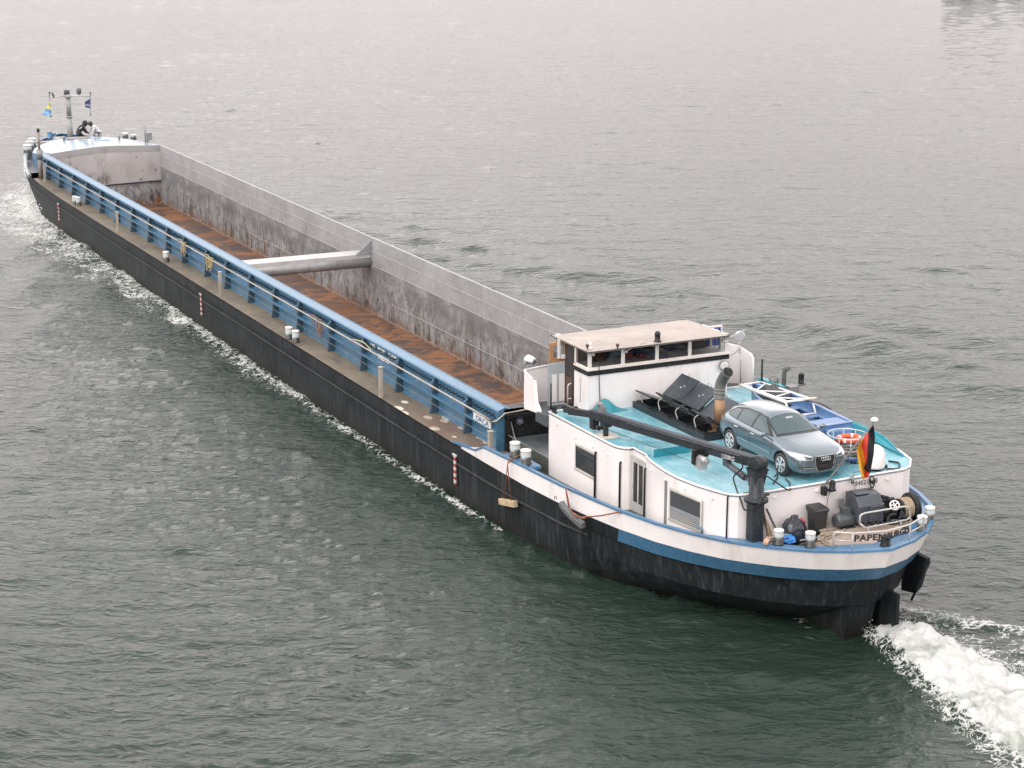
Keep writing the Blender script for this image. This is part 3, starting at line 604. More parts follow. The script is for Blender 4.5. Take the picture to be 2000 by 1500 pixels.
# ---------------------------------------------------------------- wheelhouse
WX=-9.43;WXF=-11.05;WN=-2.02;WF=3.08;ZS=5.47;ZT=6.06
wh=MB();wh.box(WXF,WX,WN,WF,3.9,5.27)
who=obj('wheelhouse',wh,WH,barge)
bk=MB();bk.box(WX-.9,WX+.035,WN-.035,WF+.035,5.25,5.41);obj('black_stripe',bk,BLACK(),who)
CRE=paint('cream_white_paint',(.68,.64,.59),.35,0,.06,1,.3,(.4,.35,.3))
si=MB();si.box(WX-.9,WX+.06,WN-.06,WF+.06,5.41,5.47);si.box(WXF,WX-.9,WF-.06,WF+.04,5.27,5.47)
posts=[WN+.05,-.79,.44,1.65,WF-.06]
for y in posts: si.box(WX-.05,WX,y-.06,y+.06,ZS,ZT)
si.box(WX-.06,WX+.02,WN-.02,WF+.02,5.98,6.07);si.box(WX-.06,WX+.015,WN,WF,5.46,5.5)
si.box(WX-.95,WX-.85,WN,WN+.05,5.27,ZT);si.box(WXF,WX,WN,WN+.06,6.0,6.06);si.box(WX-.9,WX,WN,WN+.05,5.41,5.5)
for x in (WXF,-10.5,-9.9): si.box(x,x+.08,WF-.06,WF,ZS,ZT)
si.box(WXF,WX,WF-.06,WF,5.98,6.06)
for y in (WN,-.8,.5,1.7,WF-.08): si.box(WXF,WXF+.06,y,y+.08,5.27,ZT)
obj('window_frame',si,CRE,who)
k=N('wheelhouse_glass');tr_=k.n('ShaderNodeBsdfTransparent');tr_.inputs[0].default_value=(.55,.58,.6,1);gl=k.n('ShaderNodeBsdfGlossy');gl.inputs['Roughness'].default_value=.03;gl.inputs[0].default_value=(.8,.8,.8,1)
fr_=k.n('ShaderNodeFresnel');fr_.inputs[0].default_value=1.45;ms=k.n('ShaderNodeMixShader');k.L(fr_.outputs[0],ms.inputs[0]);k.L(tr_.outputs[0],ms.inputs[1]);k.L(gl.outputs[0],ms.inputs[2]);k.L(ms.outputs[0],k.out.inputs[0]);WG=k.m
for i in range(4):
    g=MB();g.patch([(WX-.03,posts[i]+.06,ZS+.03),(WX-.03,posts[i+1]-.06,ZS+.03),(WX-.03,posts[i+1]-.06,5.98),(WX-.03,posts[i]+.06,5.98)]);obj('window_pane',g,WG,who)
g=MB();g.patch([(WX-.85,WN+.02,5.5),(WX-.1,WN+.02,5.5),(WX-.1,WN+.02,6.0),(WX-.85,WN+.02,6.0)]);obj('window_pane',g,WG,who)
# interior: dark panel added inside the front windows to keep it dim, console, chair
it=MB();it.box(WXF+.07,WXF+.12,WN+.6,WF-.1,5.0,5.95);it.box(WXF+.15,WX-.1,WN+.1,WF-.1,5.2,5.29)
it.box(WXF+.1,WXF+.75,-.8,2.4,5.29,5.62);it.box(-10.4,-10.2,2.0,2.7,5.29,5.7);obj('console',it,paint('dark_interior',(.025,.024,.024),.5,0,.4,3,.3),who)
it=MB();it.add([(-10.3,-1.7,5.5),(-9.65,-1.3,5.42),(-9.9,-.85,5.42),(-10.5,-1.2,5.62)],[(0,1,2,3)]);it.box(-10.95,-10.85,-1.6,-.9,5.29,5.9);it.box(-10.9,-10.6,-.2,.2,5.29,5.75);it.box(-10.6,-10.2,2.05,2.1,5.3,5.9);obj('wood_desk',it,paint('brown_wood',(.17,.085,.045),.4,0,.2,3,.2),who)
it=MB();it.ball((-10.0,-.25,5.6),.16,10,8,(1,.8,1.2));it.box(-10.1,-9.85,.05,.3,5.29,5.62);obj('red_chair',it,paint('red_fabric',(.25,.035,.025),.8,dirt=0),who)
dw=MB();dw.box(WXF+.02,WX-.95,WN-.004,WN+.006,3.98,5.95);obj('doorway_shade_panel',dw,paint('doorway_shade',(.02,.017,.015),.6,0,.5,2,.5,(.09,.045,.025)),who)  # dark panel over the open entrance, interior shade put into its colour
dw=MB();dw.box(-10.9,-10.5,WN-.02,WN-.006,4.1,4.9);dw2=MB();obj('doorway_frame',dw,paint('doorway_brown',(.09,.05,.03),.5),who)
# roof
rr=[]
wr=MB()
for x in np.linspace(-11.68,-9.12,9):
    row=[]
    for y in np.linspace(-2.2,3.24-.32,14):
        u=(y+2.2)/5.12;v=(x+11.68)/2.56
        row.append((x,y,6.1+.085*math.sin(math.pi*u)*math.sin(math.pi*min(1,max(0,v)))+.012*mnoise.noise((x*2.2,y*3,0))))
    rr.append(row)
wr.loft(rr,smooth=True)
bot=[[(a,b,6.055) for a,b,c in (rr[0][0],rr[0][-1],rr[-1][-1],rr[-1][0])]]
wr.box(-11.66,-9.14,-2.18,2.9,6.05,6.095)
wro=obj('wheelhouse_roof',wr,mat_wroof(),who)
ed=MB();ed.tube([(-11.68,-2.2,6.09),(-9.12,-2.2,6.09),(-9.12,2.92,6.09),(-11.68,2.92,6.09)],.016,6,closed=True);obj('roof_edge',ed,paint('dark_edge',(.05,.045,.04),.5,dirt=0),wro)
CH=mat_chrome()
def lamp(p,face,parent,r=.13,pole=.3,l=.2,name='searchlight'):
    p=Vector(p);f=Vector(face).normalized();m=MB();m.tube([p-f*l,p-f*(l*.85),p-f*.05,p,p+f*.02],[r*.45,r*.8,r,r*1.04,r*.95],14);o=obj(name,m,CH,parent)
    s=MB();s.tube([p+Vector((0,0,-r)),p+Vector((0,0,-r-pole))],.02,6);s.tube([p-f*.05+f.cross(Vector((0,0,1))).normalized()*k_*(r+.01)+Vector((0,0,z_)) for k_,z_ in ((-1,0),(-1,-r),(1,-r),(1,0))],.012,5);s.cyl(p+Vector((0,0,-r-.08)),p+Vector((0,0,-r-.02)),.05);obj('lamp_bracket',s,WPIPE(),o);return o
# horns, antennas and vents on the roof edge
for px,py,kind in ((1284,668,'stack'),(1147,682,'vent'),(1206,681,'vent'),(1153,682,'dome')):
    q=PZ(px,py,6.1);m=MB()
    if kind=='stack':m.lathe([(.13,0),(.13,.03),(.09,.05),(.09,.24),(.1,.26),(.1,.29),(.07,.3),(.07,.34),(.03,.35)],q,seg=16);obj('stern_light',m,BLACK(),wro)
    elif kind=='vent':m.lathe([(.02,0),(.02,.06),(.05,.07),(.055,.15),(.03,.16)],q,seg=12);obj('roof_vent',m,paint('brown_vent',(.06,.035,.03),.5),wro)
    else:m.lathe([(.06,0),(.045,.06),(.03,.12),(.05,.15),(.05,.2),(.02,.23)],q,seg=12);obj('satellite_antenna',m,WH,wro)
for a,b in (((1158,692),(1176,672)),((1222,686),(1263,665)),((1413,665),(1455,644))):
    p0=PX(*a,WX+.04);p1=PX(*b,WX+.15);m=MB();m.tube([p0,p1],.016,6);m.cyl(p0-Vector((.03,0,0)),p0+Vector((.05,0,0)),.05,seg=10);obj('wiper_arm',m,WPIPE(),who)
m=MB();m.tube(bend([PX(x,y,WX+.05) for x,y in ((1158,694),(1168,702),(1180,705),(1193,700),(1204,684))]),.008,5);m.tube(bend([PX(x,y,WX+.03) for x,y in ((1301,675),(1303,690),(1304,705),(1304,718))]),.008,5);m.tube([PX(1170,695,WX+.05),PX(1170,733,WX+.07),PX(1172,789,WX+.03)],.014,5);obj('cable',m,BLACK(),who)
m=MB();m.tube([PX(1142,742,WX+.02)+Vector((-.3,0,0)),PX(1142,790,WX+.02)+Vector((-.3,0,0))],.012,5);obj('cable',m,GREYM(),who)
m=MB();q=PX(1414,656,WX+.03);m.ball(q,.07);m.cyl(q,q+Vector((.1,.12,.02)),.05);m.box(q.x-.1,q.x+.1,q.y-.12,q.y+.12,q.z-.03,q.z+.02);obj('camera_head',m,BLACK(),who)
q=PX(1086,658,-11.6);lamp(q,(.3,-1,0),wro,.1,.1,name='roof_lamp')
m=MB();m.tube([q,PX(1103,668,-11.2),PX(1128,683,-10.4)],.03,6);obj('roof_bracket',m,WPIPE(),wro)
# near bridge wing
pl_=MB();pl_.box(-11.72,-9.98,-3.22,WN,3.88,3.95);pl_.box(-10.75,-9.98,-3.2,WN+.5,3.6,3.88)
wing=obj('bridge_wing',pl_,GFLOOR(),who)
y1=PX(1083,709,-11.63).y;y0=-3.2
sc_=MB();sc_.add([(-11.63,y0+.12,3.95),(-11.63,PX(1070,740,-11.63).y,3.97),(-11.63,PX(1070,712,-11.63).y,5.13),(-11.63,y0+.12,5.05)],[(0,1,2,3)])
co_=[(-11.63,y0+.12),(-11.6,y0+.03),(-11.52,y0)]
sc_.loft([[(x,y,3.95 if i<1 else 3.83),(x,y,5.05)] for i,(x,y) in enumerate(co_)],smooth=True)
sc_.add([(-11.52,y0,3.83),(-10.62,y0,3.9),(-10.78,y0,4.2),(-10.93,y0,4.9),(-11.52,y0,5.05)],[(0,1,2,3,4)]);sc_.add([(-10.78,y0,4.2),(-10.93,y0,4.9),(-10.9,y0+.1,4.9),(-10.75,y0+.1,4.2)],[(0,1,2,3)])
sc_.add([(-10.62,y0,3.9),(-10.78,y0,4.2),(-10.75,y0+.1,4.2),(-10.55,y0+.12,3.95)],[(0,1,2,3)])
wso=obj('wing_screen',sc_,WH,who)
wso.modifiers.new('s','SOLIDIFY').thickness=.03
rl=MB();rl.tube([(-11.63,y1,5.14),(-11.63,y0+.14,5.07),(-11.6,y0+.03,5.06),(-11.5,y0,5.05),(-10.95,y0,4.92)],.035,8);obj('screen_rail',rl,WH,wso)
# opened grey door and wooden window leaf
DX=-11.1
ya,yb=PX(1070,740,DX).y,PX(1109,740,DX).y
dl=MB();dl.box(DX-.02,DX+.02,ya,yb,3.97,PX(1090,709,DX).z);dlo=obj('door_leaf',dl,paint('pale_grey_door',(.33,.36,.37),.35),who)
w_=yb-ya;g=MB();g.box(DX+.021,DX+.03,ya+.2*w_,ya+.43*w_,4.05,4.95);g.box(DX+.021,DX+.03,ya+.55*w_,ya+.85*w_,4.05,4.95);obj('door_panel',g,WH,dlo)
ya2,yb2=PX(1072.5,690,DX).y,PX(1107,690,DX).y;wf=MB();z0,z1=PX(1090,706,DX).z,PX(1090,668,DX).z
for b_ in ((ya2,ya2+.13,z0,z1),(yb2-.13,yb2,z0,z1),(ya2+.13,yb2-.13,z0,z0+.13),(ya2+.13,yb2-.13,z1-.11,z1)): wf.box(DX-.02,DX+.03,*b_[:2],*b_[2:])
wfo=obj('open_window_leaf',wf,paint('varnished_wood',(.36,.18,.07),.4,0,.2,3,.3),who)
g=MB();g.patch([(DX,ya2,z0),(DX,yb2,z0),(DX,yb2,z1),(DX,ya2,z1)]);obj('pane',g,WG,wfo)
m=MB();m.box(DX+.03,DX+.05,(ya2+yb2)/2-.04,(ya2+yb2)/2+.06,z0+.1,z1+.1);m.box(DX+.03,DX+.1,(ya2+yb2)/2+.1,(ya2+yb2)/2+.35,z0+.1,z0+.22);obj('window_stay',m,WH,wfo)
lamp(PX(1031,703,-11.4),(-1,-.3,.05),who,.17,.35,.3)
# U rail by the door
f0=PZ(1109,797,3.95);f1=PZ(1135,793,3.95);hx=(f0.x+f1.x)/2;m=MB();ztp=PX(1109,750,hx).z
m.tube(rounded([(hx,f0.y,3.9),(hx,f0.y,ztp),(hx,f1.y,ztp),(hx,f1.y,3.9)],.1),.025,8);m.tube([(hx,f0.y,4.25),(hx,f1.y,4.25)],.02,6);obj('grab_rail',m,WPIPE(),who)
m=MB();q=PZ(1076,799,3.95);m.tube([q,(q.x,q.y,PV(1074,749,q.x,q.y))],.03,6);obj('dark_post',m,paint('navy_post',(.01,.015,.03),.4,dirt=0),who)
# far bridge wing
fwg=MB();fwg.box(-11.72,-9.6,WF,4.5,3.88,3.95);obj('bridge_wing',fwg,GFLOOR(),who)
XW=-11.0
railp=[PX(1413,673,XW),PX(1428,674.5,XW),PX(1440,678,XW),PY(1450,684,4.42),PY(1459,690,4.45),PY(1461.5,695,4.45)]
railp=[Vector((XW,WF,5.3)),Vector((XW,WF+.6,5.3)),Vector((XW+.03,4.1,5.28)),Vector((XW+.2,4.4,5.2)),Vector((XW+.85,4.45,5.08)),Vector((XW+.98,4.45,4.98))]
fs_=MB();fs_.loft([[(p.x,p.y,3.95),tuple(p)] for p in railp],smooth=False);fso=obj('wing_screen',fs_,WH,who);fso.modifiers.new('s','SOLIDIFY').thickness=.03
m=MB();m.tube(railp+[Vector((XW+1.0,4.45,3.95))],.035,8);obj('screen_rail',m,WH,fso)
q=PX(1445,657,-10.6);lamp(q,(1,-.6,.1),who,.17,.4,.22)
m=MB();m.tube(bend([PX(1444,681,-10.6),PX(1435,690,-10.6),PX(1420,699,-10.4)]),.012,5);m.tube([PX(1447,704,-10.3),PX(1446,752,-10.3)],.018,5);obj('cable',m,GREYM(),who)
bs=MB();a=PX(1386,637,-10.6);b=PX(1409,676,-10.6);bs.box(-10.62,-10.58,a.y-.5,b.y,b.z,a.z);bso=obj('blue_board',bs,WH,who)
m=MB();m.box(-10.575,-10.57,a.y-.44,b.y-.06,b.z+.06,a.z-.06);obj('board_face',m,paint('board_blue',(.01,.05,.2),.4,dirt=0),bso)
m=MB()
for i in range(6):
    for j in range(8):m.ball((-10.565,a.y-.35+(b.y-a.y+.3)*i/5.,b.z+.12+(a.z-b.z-.24)*j/7.),.018,6,4)
obj('board_studs',m,WH,bso)
# ---------------------------------------------------------------- engine skylight hatches
hx0,hx1=PZ(1237,793,4.1).x,PZ(1373,861,4.1).x;hy0=(PZ(1237,793,4.1).y+PZ(1373,861,4.1).y)/2;hy1=hy0+1.75
CHM=CHAR();zt=ZR+.2
sb=MB();LL=hx1-hx0
sb.box(hx0,hx1,hy0,hy0+.12,ZR+.002,zt);sb.box(hx0,hx1,hy1-.1,hy1,ZR+.002,zt);sb.box(hx0,hx0+.12,hy0+.12,hy1-.1,ZR+.002,zt);sb.box(hx1-.1,hx1,hy0+.12,hy1-.1,ZR+.002,zt)
ym=(hy0+hy1)/2;sb.box(hx0+.12,hx1-.1,ym-.08,ym+.08,ZR+.002,zt+.02)
for i in range(1,4): x=hx0+LL*i/4;sb.box(x-.07,x+.07,hy0+.12,hy1-.1,ZR+.002,zt-.01)
sb.box(hx0+.12,hx1-.1,hy0+.12,hy1-.1,ZR+.004,ZR+.012)
for i in range(4):
    x=hx0+LL*i/4
    for (p_,q_) in (((x+.1,hy0+.1),(x+LL/4-.1,hy0+.1)),((x+LL/4-.1,hy0+.1),(x+LL/4-.1,ym-.1)),((x+.1,hy0+.1),(x+.1,ym-.1))): sb.beam((*p_,zt+.015),(*q_,zt+.015),.035,.05)
sko=obj('engine_skylight',sb,CHM,cabin_roof)
inn=paint('hatch_inside_grey',(.2,.195,.18),.5,0,.2,2,.4)
for i,ang in enumerate((22,38,33,37)):
    x=hx0+LL*(i+.5)/4;a_=math.radians(ang);hw=LL/8-.06;ln=.78
    hinge=Vector((x,ym-.1,zt+.05));dv=Vector((0,-math.cos(a_),math.sin(a_)));nv=Vector((0,math.sin(a_),math.cos(a_)))*.045
    q=[hinge+Vector((-hw,0,0)),hinge+Vector((hw,0,0)),hinge+Vector((hw,0,0))+dv*ln,hinge+Vector((-hw,0,0))+dv*ln]
    l=MB();l.prism(q,nv);lo=obj('hatch_lid',l,CHM,sko)
    l=MB();l.add([v-nv*.1+(-(Vector(v)-(q[0]+q[2])/2))*.1 for v in q],[(0,1,2,3)]);obj('lid_inside',l,inn,lo)
    l=MB();t0=Vector((x-hw*.5,hy0+.2,zt));t1=q[2]*.35+q[3]*.65;t1=hinge+Vector((-hw*.5,0,0))+dv*ln*.8;l.tube(bend([t0,(t0+t1)/2+Vector((-.08,-.06,.05)),t1]),.018,6);obj('lid_stay',l,WPIPE(),lo)
for i,ang in enumerate((40,36,34)):
    x=hx0+LL*(i+.75)/4;a_=math.radians(ang);hw=LL/8-.0;ln=.92;hinge=Vector((x,ym+.08,zt+.06+.1*(i<2)));dv=Vector((0,math.cos(a_),math.sin(a_)));nv=Vector((0,-math.sin(a_),math.cos(a_)))*.05
    q=[hinge+Vector((-hw,0,0)),hinge+Vector((hw,0,0)),hinge+Vector((hw,0,0))+dv*ln,hinge+Vector((-hw,0,0))+dv*ln]
    l=MB();l.prism(q,nv);lo=obj('hatch_lid',l,paint('slate_lid',(.03,.04,.05),.35,0,.2,2,.3,(.2,.2,.2)),sko)
    l=MB();c_=(q[2]+q[3])/2+nv;l.tube([c_+Vector((-.1,0,0)),c_+Vector((-.1,.0,.08)),c_+Vector((.1,0,.08)),c_+Vector((.1,0,0))],.012,5);l.ball((q[0]+q[2])/2+nv,.03,6,4);l.ball((q[0]*.4+q[2]*.6)+nv,.025,6,4);obj('lid_handle',l,WPIPE(),lo)
# funnel
b0=PZ(1404,838,ZR+.1);b0=Vector((b0.x,b0.y,ZR));pxm=66
fz=lambda py:PV(1410,py,b0.x,b0.y)
m=MB();m.tube([b0+Vector((0,0,.15)),(b0.x,b0.y,fz(775))],.155,20);fo_=obj('funnel',m,paint('rusty_funnel',(.26,.15,.075),.6,0,.35,2.5,.7,(.05,.035,.03),bump=.2),barge)
m=MB();zt2=fz(775);m.tube(bend([(b0.x,b0.y,zt2),(b0.x,b0.y,zt2+.28),(b0.x+.06,b0.y+.02,zt2+.5),(b0.x+.22,b0.y+.03,zt2+.72),(b0.x+.42,b0.y-.0,zt2+.86)],5),.165,20);obj('funnel_elbow',m,paint('sooty_steel',(.13,.135,.12),.5,.2,.3,2,.6,(.1,.06,.03)),fo_)
e=Vector((b0.x+.42,b0.y,zt2+.86));dv=Vector((.2,-.03,.14)).normalized();m=MB();m.tube([e-dv*.3,e+dv*.004],.15,20);obj('funnel_mouth',m,paint('mouth_shade_black',(.004,.004,.004),.9,dirt=0),fo_)  # closed black cap, the unlit hollow of the pipe painted on
m=MB()
for z_ in (zt2-.05,zt2+.0,zt2+.12,zt2+.22):m.lathe([(.16,z_),(.185,z_+.01),(.185,z_+.03),(.16,z_+.04)],(b0.x,b0.y,0),seg=20)
obj('funnel_clamp',m,GREYM(),fo_)
m=MB();m.lathe([(.34,0),(.34,.03),(.2,.05),(.2,.2),(.24,.21),(.24,.26),(.17,.27)],(b0.x,b0.y,ZR+.0),seg=20);obj('funnel_base',m,RUST(),fo_)
q=PX(1414,713,-9.35);m=MB();m.tube([(q.x,q.y,q.z),(q.x+.05,q.y-.03,q.z),(q.x+.12,q.y-.06,q.z)],[.12,.17,.18],18);lo=obj('round_floodlight',m,GREYM(),barge);m=MB();m.tube([(q.x+.121,q.y-.06,q.z),(q.x+.14,q.y-.07,q.z)],[.165,.1],18);obj('lens',m,paint('lens_pearl',(.5,.48,.45),.15,dirt=0),lo)
# ---------------------------------------------------------------- bollards
BOLM=mat_bollard('worn_bollard_paint',hh=.5);BOLT=paint('bollard_top_white',(.72,.7,.66),.4,0,.06,3,.4)
def bollard(p,r,h,parent=barge,body=None,top=None,horn=False,name='bollard'):
    m=MB();m.lathe([(r*1.12,0),(r*1.12,.03),(r,.04),(r,h-.05)],(0,0,0),seg=20)
    if horn:
        for z in (.12,h*.55):m.tube([(0,-r-.2,z),(0,r+.2,z)],.018,6)
    o=obj(name,m,body or BOLM);o.parent=parent;o.location=Vector(p)-OFF[parent.name];OFF[o.name]=Vector((0,0,0))
    t=MB();t.lathe([(r*1.0,h-.05),(r*1.06,h-.045),(r*1.06,h),(r*.9,h+.012)],(0,0,0),seg=20);tt=obj('bollard_top',t,top or BOLT);tt.parent=o;return o
zc=lambda p:PZ(*p,2.56)
q=PZ(1006,891,2.52);bollard(q,.165,.46);q=PZ(1027,906,2.55);bollard(q,.165,.46)
m=MB();a=PZ(1006,891,2.48);b=PZ(1034,908,2.48);m.box(a.x-.35,b.x+.28,a.y-.42,a.y+.28,2.38,2.5);obj('bollard_shelf',m,BLUE(),barge,bevel=.03)
for p in ((147,400),(154,402),(325,511),(565,662),(578,669)):
    q=PZ(*p,1.98);r_=.15;bollard(q,r_,.5)
for p,hr_ in (((1520,1063),True),((1582,1068),True),((1800,1036),False),((1815,1018),False)):
    q=PZ(*p,2.9);bollard(q,.135,.42,horn=hr_)
q=PZ(1729,1066,2.93);bollard(q,.13,.27,body=BLACK(),top=BLACK(),horn=False)
m=MB();m.tube([q+Vector((0,-.26,.17)),q+Vector((0,.26,.2))],.02,6);obj('bollard_pin',m,BLACK(),barge)
bow_b=[(54,298),(58.5,291),(64,285)]
for p in bow_b: q=PZ(*p,2.84);bollard(q,.26,.5)
for p,h in (((97,270),.42),((105,269),.3)): q=PZ(*p,3.05);bollard(q,.17,h,body=BLUE(),top=BLUE())
for p,z in (((245,270),2.95),((261,273),2.9),((192,265),3.0)):q=PZ(*p,z);bollard(q,.2,.35)
# rail posts at the gunwale
for (fx,fy,tx,ty,rr_) in ((88,357,87,327,.06),(230,452,229,415,.06),(431,577,430,532,.06),(744,775,743,718,.06),(958,876,957,843,.07)):
    q=PZ(fx,fy,2.0) if fx<900 else PZ(958,876,2.3);h=PV(tx,ty,q.x,q.y);m=MB();m.box(q.x-rr_,q.x+rr_,q.y-rr_,q.y+rr_,1.98,h);o=obj('gunwale_post',m,PIPE(),barge)
    m=MB();m.box(q.x-rr_*1.3,q.x+rr_*1.3,q.y-rr_*1.3,q.y+rr_*1.3,h,h+.03);obj('post_cap',m,PIPE(),o)
# ---------------------------------------------------------------- stern platform
tn=[(1609,1028),(1665,1019),(1750,1028),(1794,1046),(1744,1066),(1713,1072),(1627,1074),(1605,1072),(1591,1066)]
m=MB();m.prism([PZ(*p,2.89) for p in tn],(0,0,.02));plt=obj('tread_plate',m,mat_checker(),barge)
rim=MB()
for s in (-1,1):
    rr=[]
    for i in range(0,8):
        x=TOP[i][0];q=Vector(hullpt(i,0,2.88,s));inw=Vector((-2-q.x,CY-q.y,0)).normalized();wd=(.75 if x>1.9 else .55 if x>-.2 else .3 if x>-1.5 else .12)
        if s>0:wd=(.75 if x>1.9 else .6 if x>-.6 else .2)
        a=q+inw*.08;b=q+inw*wd;z=ztop(x)-.035;rr.append([(a.x,a.y,z),(b.x,b.y,z),(b.x,b.y,z-.05)])
    rim.loft(rr)
obj('stern_margin_plate',rim,BLUE(),barge)
m=MB();m.patch([PZ(x,y,2.885) for x,y in ((1600,1020),(1700,1005),(1765,1010),(1800,1040),(1744,1064),(1640,1070),(1590,1062))]);
# rail with the name
RP=WPIPE();ox=PZ(1696,1040,2.9).x
lp=[PX(x,y,ox) for x,y in ((1679,1022),(1680,1006),(1690,1002),(1768,989),(1776,992),(1778,1010),(1772,1015),(1690,1031))]
m=MB();m.tube(rounded(lp+[lp[0]],.06,3),.026,8);q=PX(1696,1031,ox);m.tube([q,(q.x,q.y,2.9)],.02,6);q=PX(1760,1018,ox);m.tube([q,(q.x,q.y,2.9)],.02,6);nr=obj('name_rail',m,RP,barge)
a=PX(1687,1028,ox);b=PX(1771,1013,ox);dirn=(b-a)
DL=paint('dark_cutout_letter',(.02,.026,.032),.4,dirt=0)
ab_=Vector((0,dirn.y,dirn.z+.07));text('name_lettering','ORCA',DL,nr,a+Vector((0,0,-.07)),ab_,(0,0,1),.36,ext=.012,bold=.004,fit=dirn.length,space=1.15)
f=[PZ(1627,1074,2.92),PZ(1664,1075,2.95),PZ(1740,1071,2.97),PZ(1776,1057,2.95),PZ(1803,1042,2.93)]
f[2]=Vector((2.42,CY+.02,2.95));T_=[Vector((p.x,p.y,3.43)) for p in f]
m=MB();m.tube(rounded([f[0],T_[0],T_[1],T_[2],T_[3],T_[4],f[4]],.1),.026,8);
for i in (1,3):m.tube([f[i],T_[i]],.02,6)
m.tube([f[0]+Vector((0,0,.27)),f[1]+Vector((0,0,.27))],.018,6)
m.tube([f[3]+Vector((0,0,.25)),f[4]+Vector((0,0,.25))],.02,6)
pr_=obj('port_rail',m,RP,barge)
v=(f[2]-f[1]);text('port_lettering','PAPEN',BL,pr_,f[1]+Vector((0,0,.25))+v.normalized()*.04,(v.x,v.y,0),(0,0,1),.24,ext=.01,bold=.008,fit=v.length-.06,space=1.08)
v=(f[3]-f[2]);text('port_lettering','BURGD',BL,pr_,f[2]+Vector((0,0,.25))+v.normalized()*.03,(v.x,v.y,0),(0,0,1),.24,ext=.01,bold=.008,fit=v.length-.06,space=1.08)
# winch
wx=.45
def pw(x,y,dx=0): return PX(x,y,wx+dx)
g0=pw(1668,1008);g1=pw(1716,966);gz0=2.85;CHS=paint('slate_machine_paint',(.045,.055,.068),.3,0,.2,2,.2)
m=MB();y0,y1=pw(1668,990).y,pw(1716,985).y;zt_=pw(1690,964).z
m.box(.1,.5,y0+.1,y1-.1,2.7,3.06);m.prism([(.02,y0,3.05),(.66,y0,3.05),(.66,y0,zt_-.3),(.5,y0,zt_-.04),(.3,y0,zt_),(.02,y0,zt_)],(0,y1-y0,0));win=obj('stern_winch',m,CHS,barge,bevel=.02)
m=MB();y2=pw(1672,985).y;m.box(.4,.74,y2+.3,y1-.03,3.05,zt_-.3);m.box(.1,.5,y0+.05,y0+.5,zt_,zt_+.03);obj('gear_cover',m,CHS,win,bevel=.02)
m=MB();mc=pw(1640,1004);mz=3.12;m.lathe([(.13,0),(.2,.03),(.21,.08),(.21,.5),(.16,.53),(.1,.55)],(.4,mc.y-.12,mz),axis='y',seg=20);m.box(.3,.5,mc.y+.1,mc.y+.34,mz+.18,mz+.36);m.box(.3,.52,mc.y+.42,y0+.05,mz-.12,mz+.1);m.box(.25,.6,mc.y,y0,2.8,2.92);obj('winch_motor',m,paint('motor_grey',(.05,.058,.065),.35,0,.2,2,.3),win)
m=MB();ys=y1
for i,(dy,r_) in enumerate(((.05,.2),(.12,.2),(.3,.26),(.38,.26),(.56,.28),(.64,.3),(1.02,.42),(1.1,.42))):
    if dy<1.2: m.lathe([(r_*.6,0),(r_,.0),(r_,.05),(r_*.6,.05)],(.5,ys+dy,3.2),axis='y',seg=22)
m.cyl((.5,ys,3.2),(.5,ys+1.15,3.2),.12);m.box(.2,.8,ys+.1,ys+.2,2.8,3.1);m.box(.2,.8,ys+1.02,ys+1.1,2.8,3.1);m.tube([(.45,ys+.05,3.52),(.45,ys+.5,3.5)],.07,8);m.tube([(.3,ys+.1,3.62),(.55,ys+.25,3.6)],.05,8)
obj('winch_drum',m,BLACK(),win)
m=MB()
for k_ in range(5):m.lathe([(.27,0),(.31,.035),(.27,.07)],(.5,ys+.7+.065*k_,3.2),axis='y',seg=20)
m.tube(bend([(.75,ys+.85,3.0),(.9,ys+.8,2.95),(1.0,ys+.4,2.93),(1.05,ys+.1,2.92)]),.03,6);obj('wire_rope',m,paint('tan_rope',(.33,.25,.17),.8,0,.3,10,0),win)
m=MB();c_=Vector((.78,ys+.3,3.45));ax=Vector((.8,-.3,.6)).normalized();u=ax.cross(Vector((0,0,1))).normalized();w_=ax.cross(u)
m.tube([c_+(u*math.cos(t)+w_*math.sin(t))*.13 for t in [i*math.pi/9 for i in range(18)]],.022,6,closed=True)
for k_ in range(5):t=k_*2*math.pi/5;m.tube([c_,c_+(u*math.cos(t)+w_*math.sin(t))*.13],.02,5)
obj('brake_handwheel',m,WHITE(),win)
m=MB();q=pw(1643,985,-.35);m.box(q.x-.06,q.x+.02,q.y-.08,q.y+.08,q.z-.1,q.z+.16);m.tube([(q.x,q.y,2.7),(q.x,q.y,q.z)],.025,6);obj('control_box',m,GREYM(),barge)
# lights on the aft wall
q=PX(1626,946,-.05);m=MB();m.lathe([(.1,0),(.1,.03),(.085,.04),(.085,.22),(.06,.27),(.03,.28)],(q.x,q.y,q.z-.16),seg=16);o=obj('stern_light',m,BLACK(),barge);m=MB();m.box(-.19,.0,q.y-.1,q.y+.1,q.z-.2,q.z-.17);m.tube(bend([(-.1,q.y-.03,q.z-.2),(-.12,q.y-.08,q.z-.4),(-.14,q.y-.1,q.z-.65)]),.008,5);obj('light_bracket',m,BLACK(),o)
m=MB();q0=PX(1667,922,-.1);m.tube([PX(1667,924,-.12),PX(1667,938,-.12)],.02,6);m.tube([PX(1667,922,-.1),PX(1684,920,-.1)],.02,6);m.tube([PX(1665,930,-.1),PX(1665,944,-.1)],.05,8);m.tube(bend([PX(1666,944,-.1),PX(1670,955,-.12),PX(1667,972,-.14),PX(1668,980,-.14)]),.01,5);obj('aft_bracket',m,GREYM(),barge)
m=MB();m.tube(bend([PX(x,y,-.08) for x,y in ((1698,936),(1703,930),(1708,938),(1706,950),(1702,952),(1699,944),(1699,936),(1704,945),(1705,938))]),.02,6);cc=obj('hanging_cable_coil',m,BLACK(),None);tag(cc,'black cable coil hanging on the white aft wall below the striped flag','cable coil')
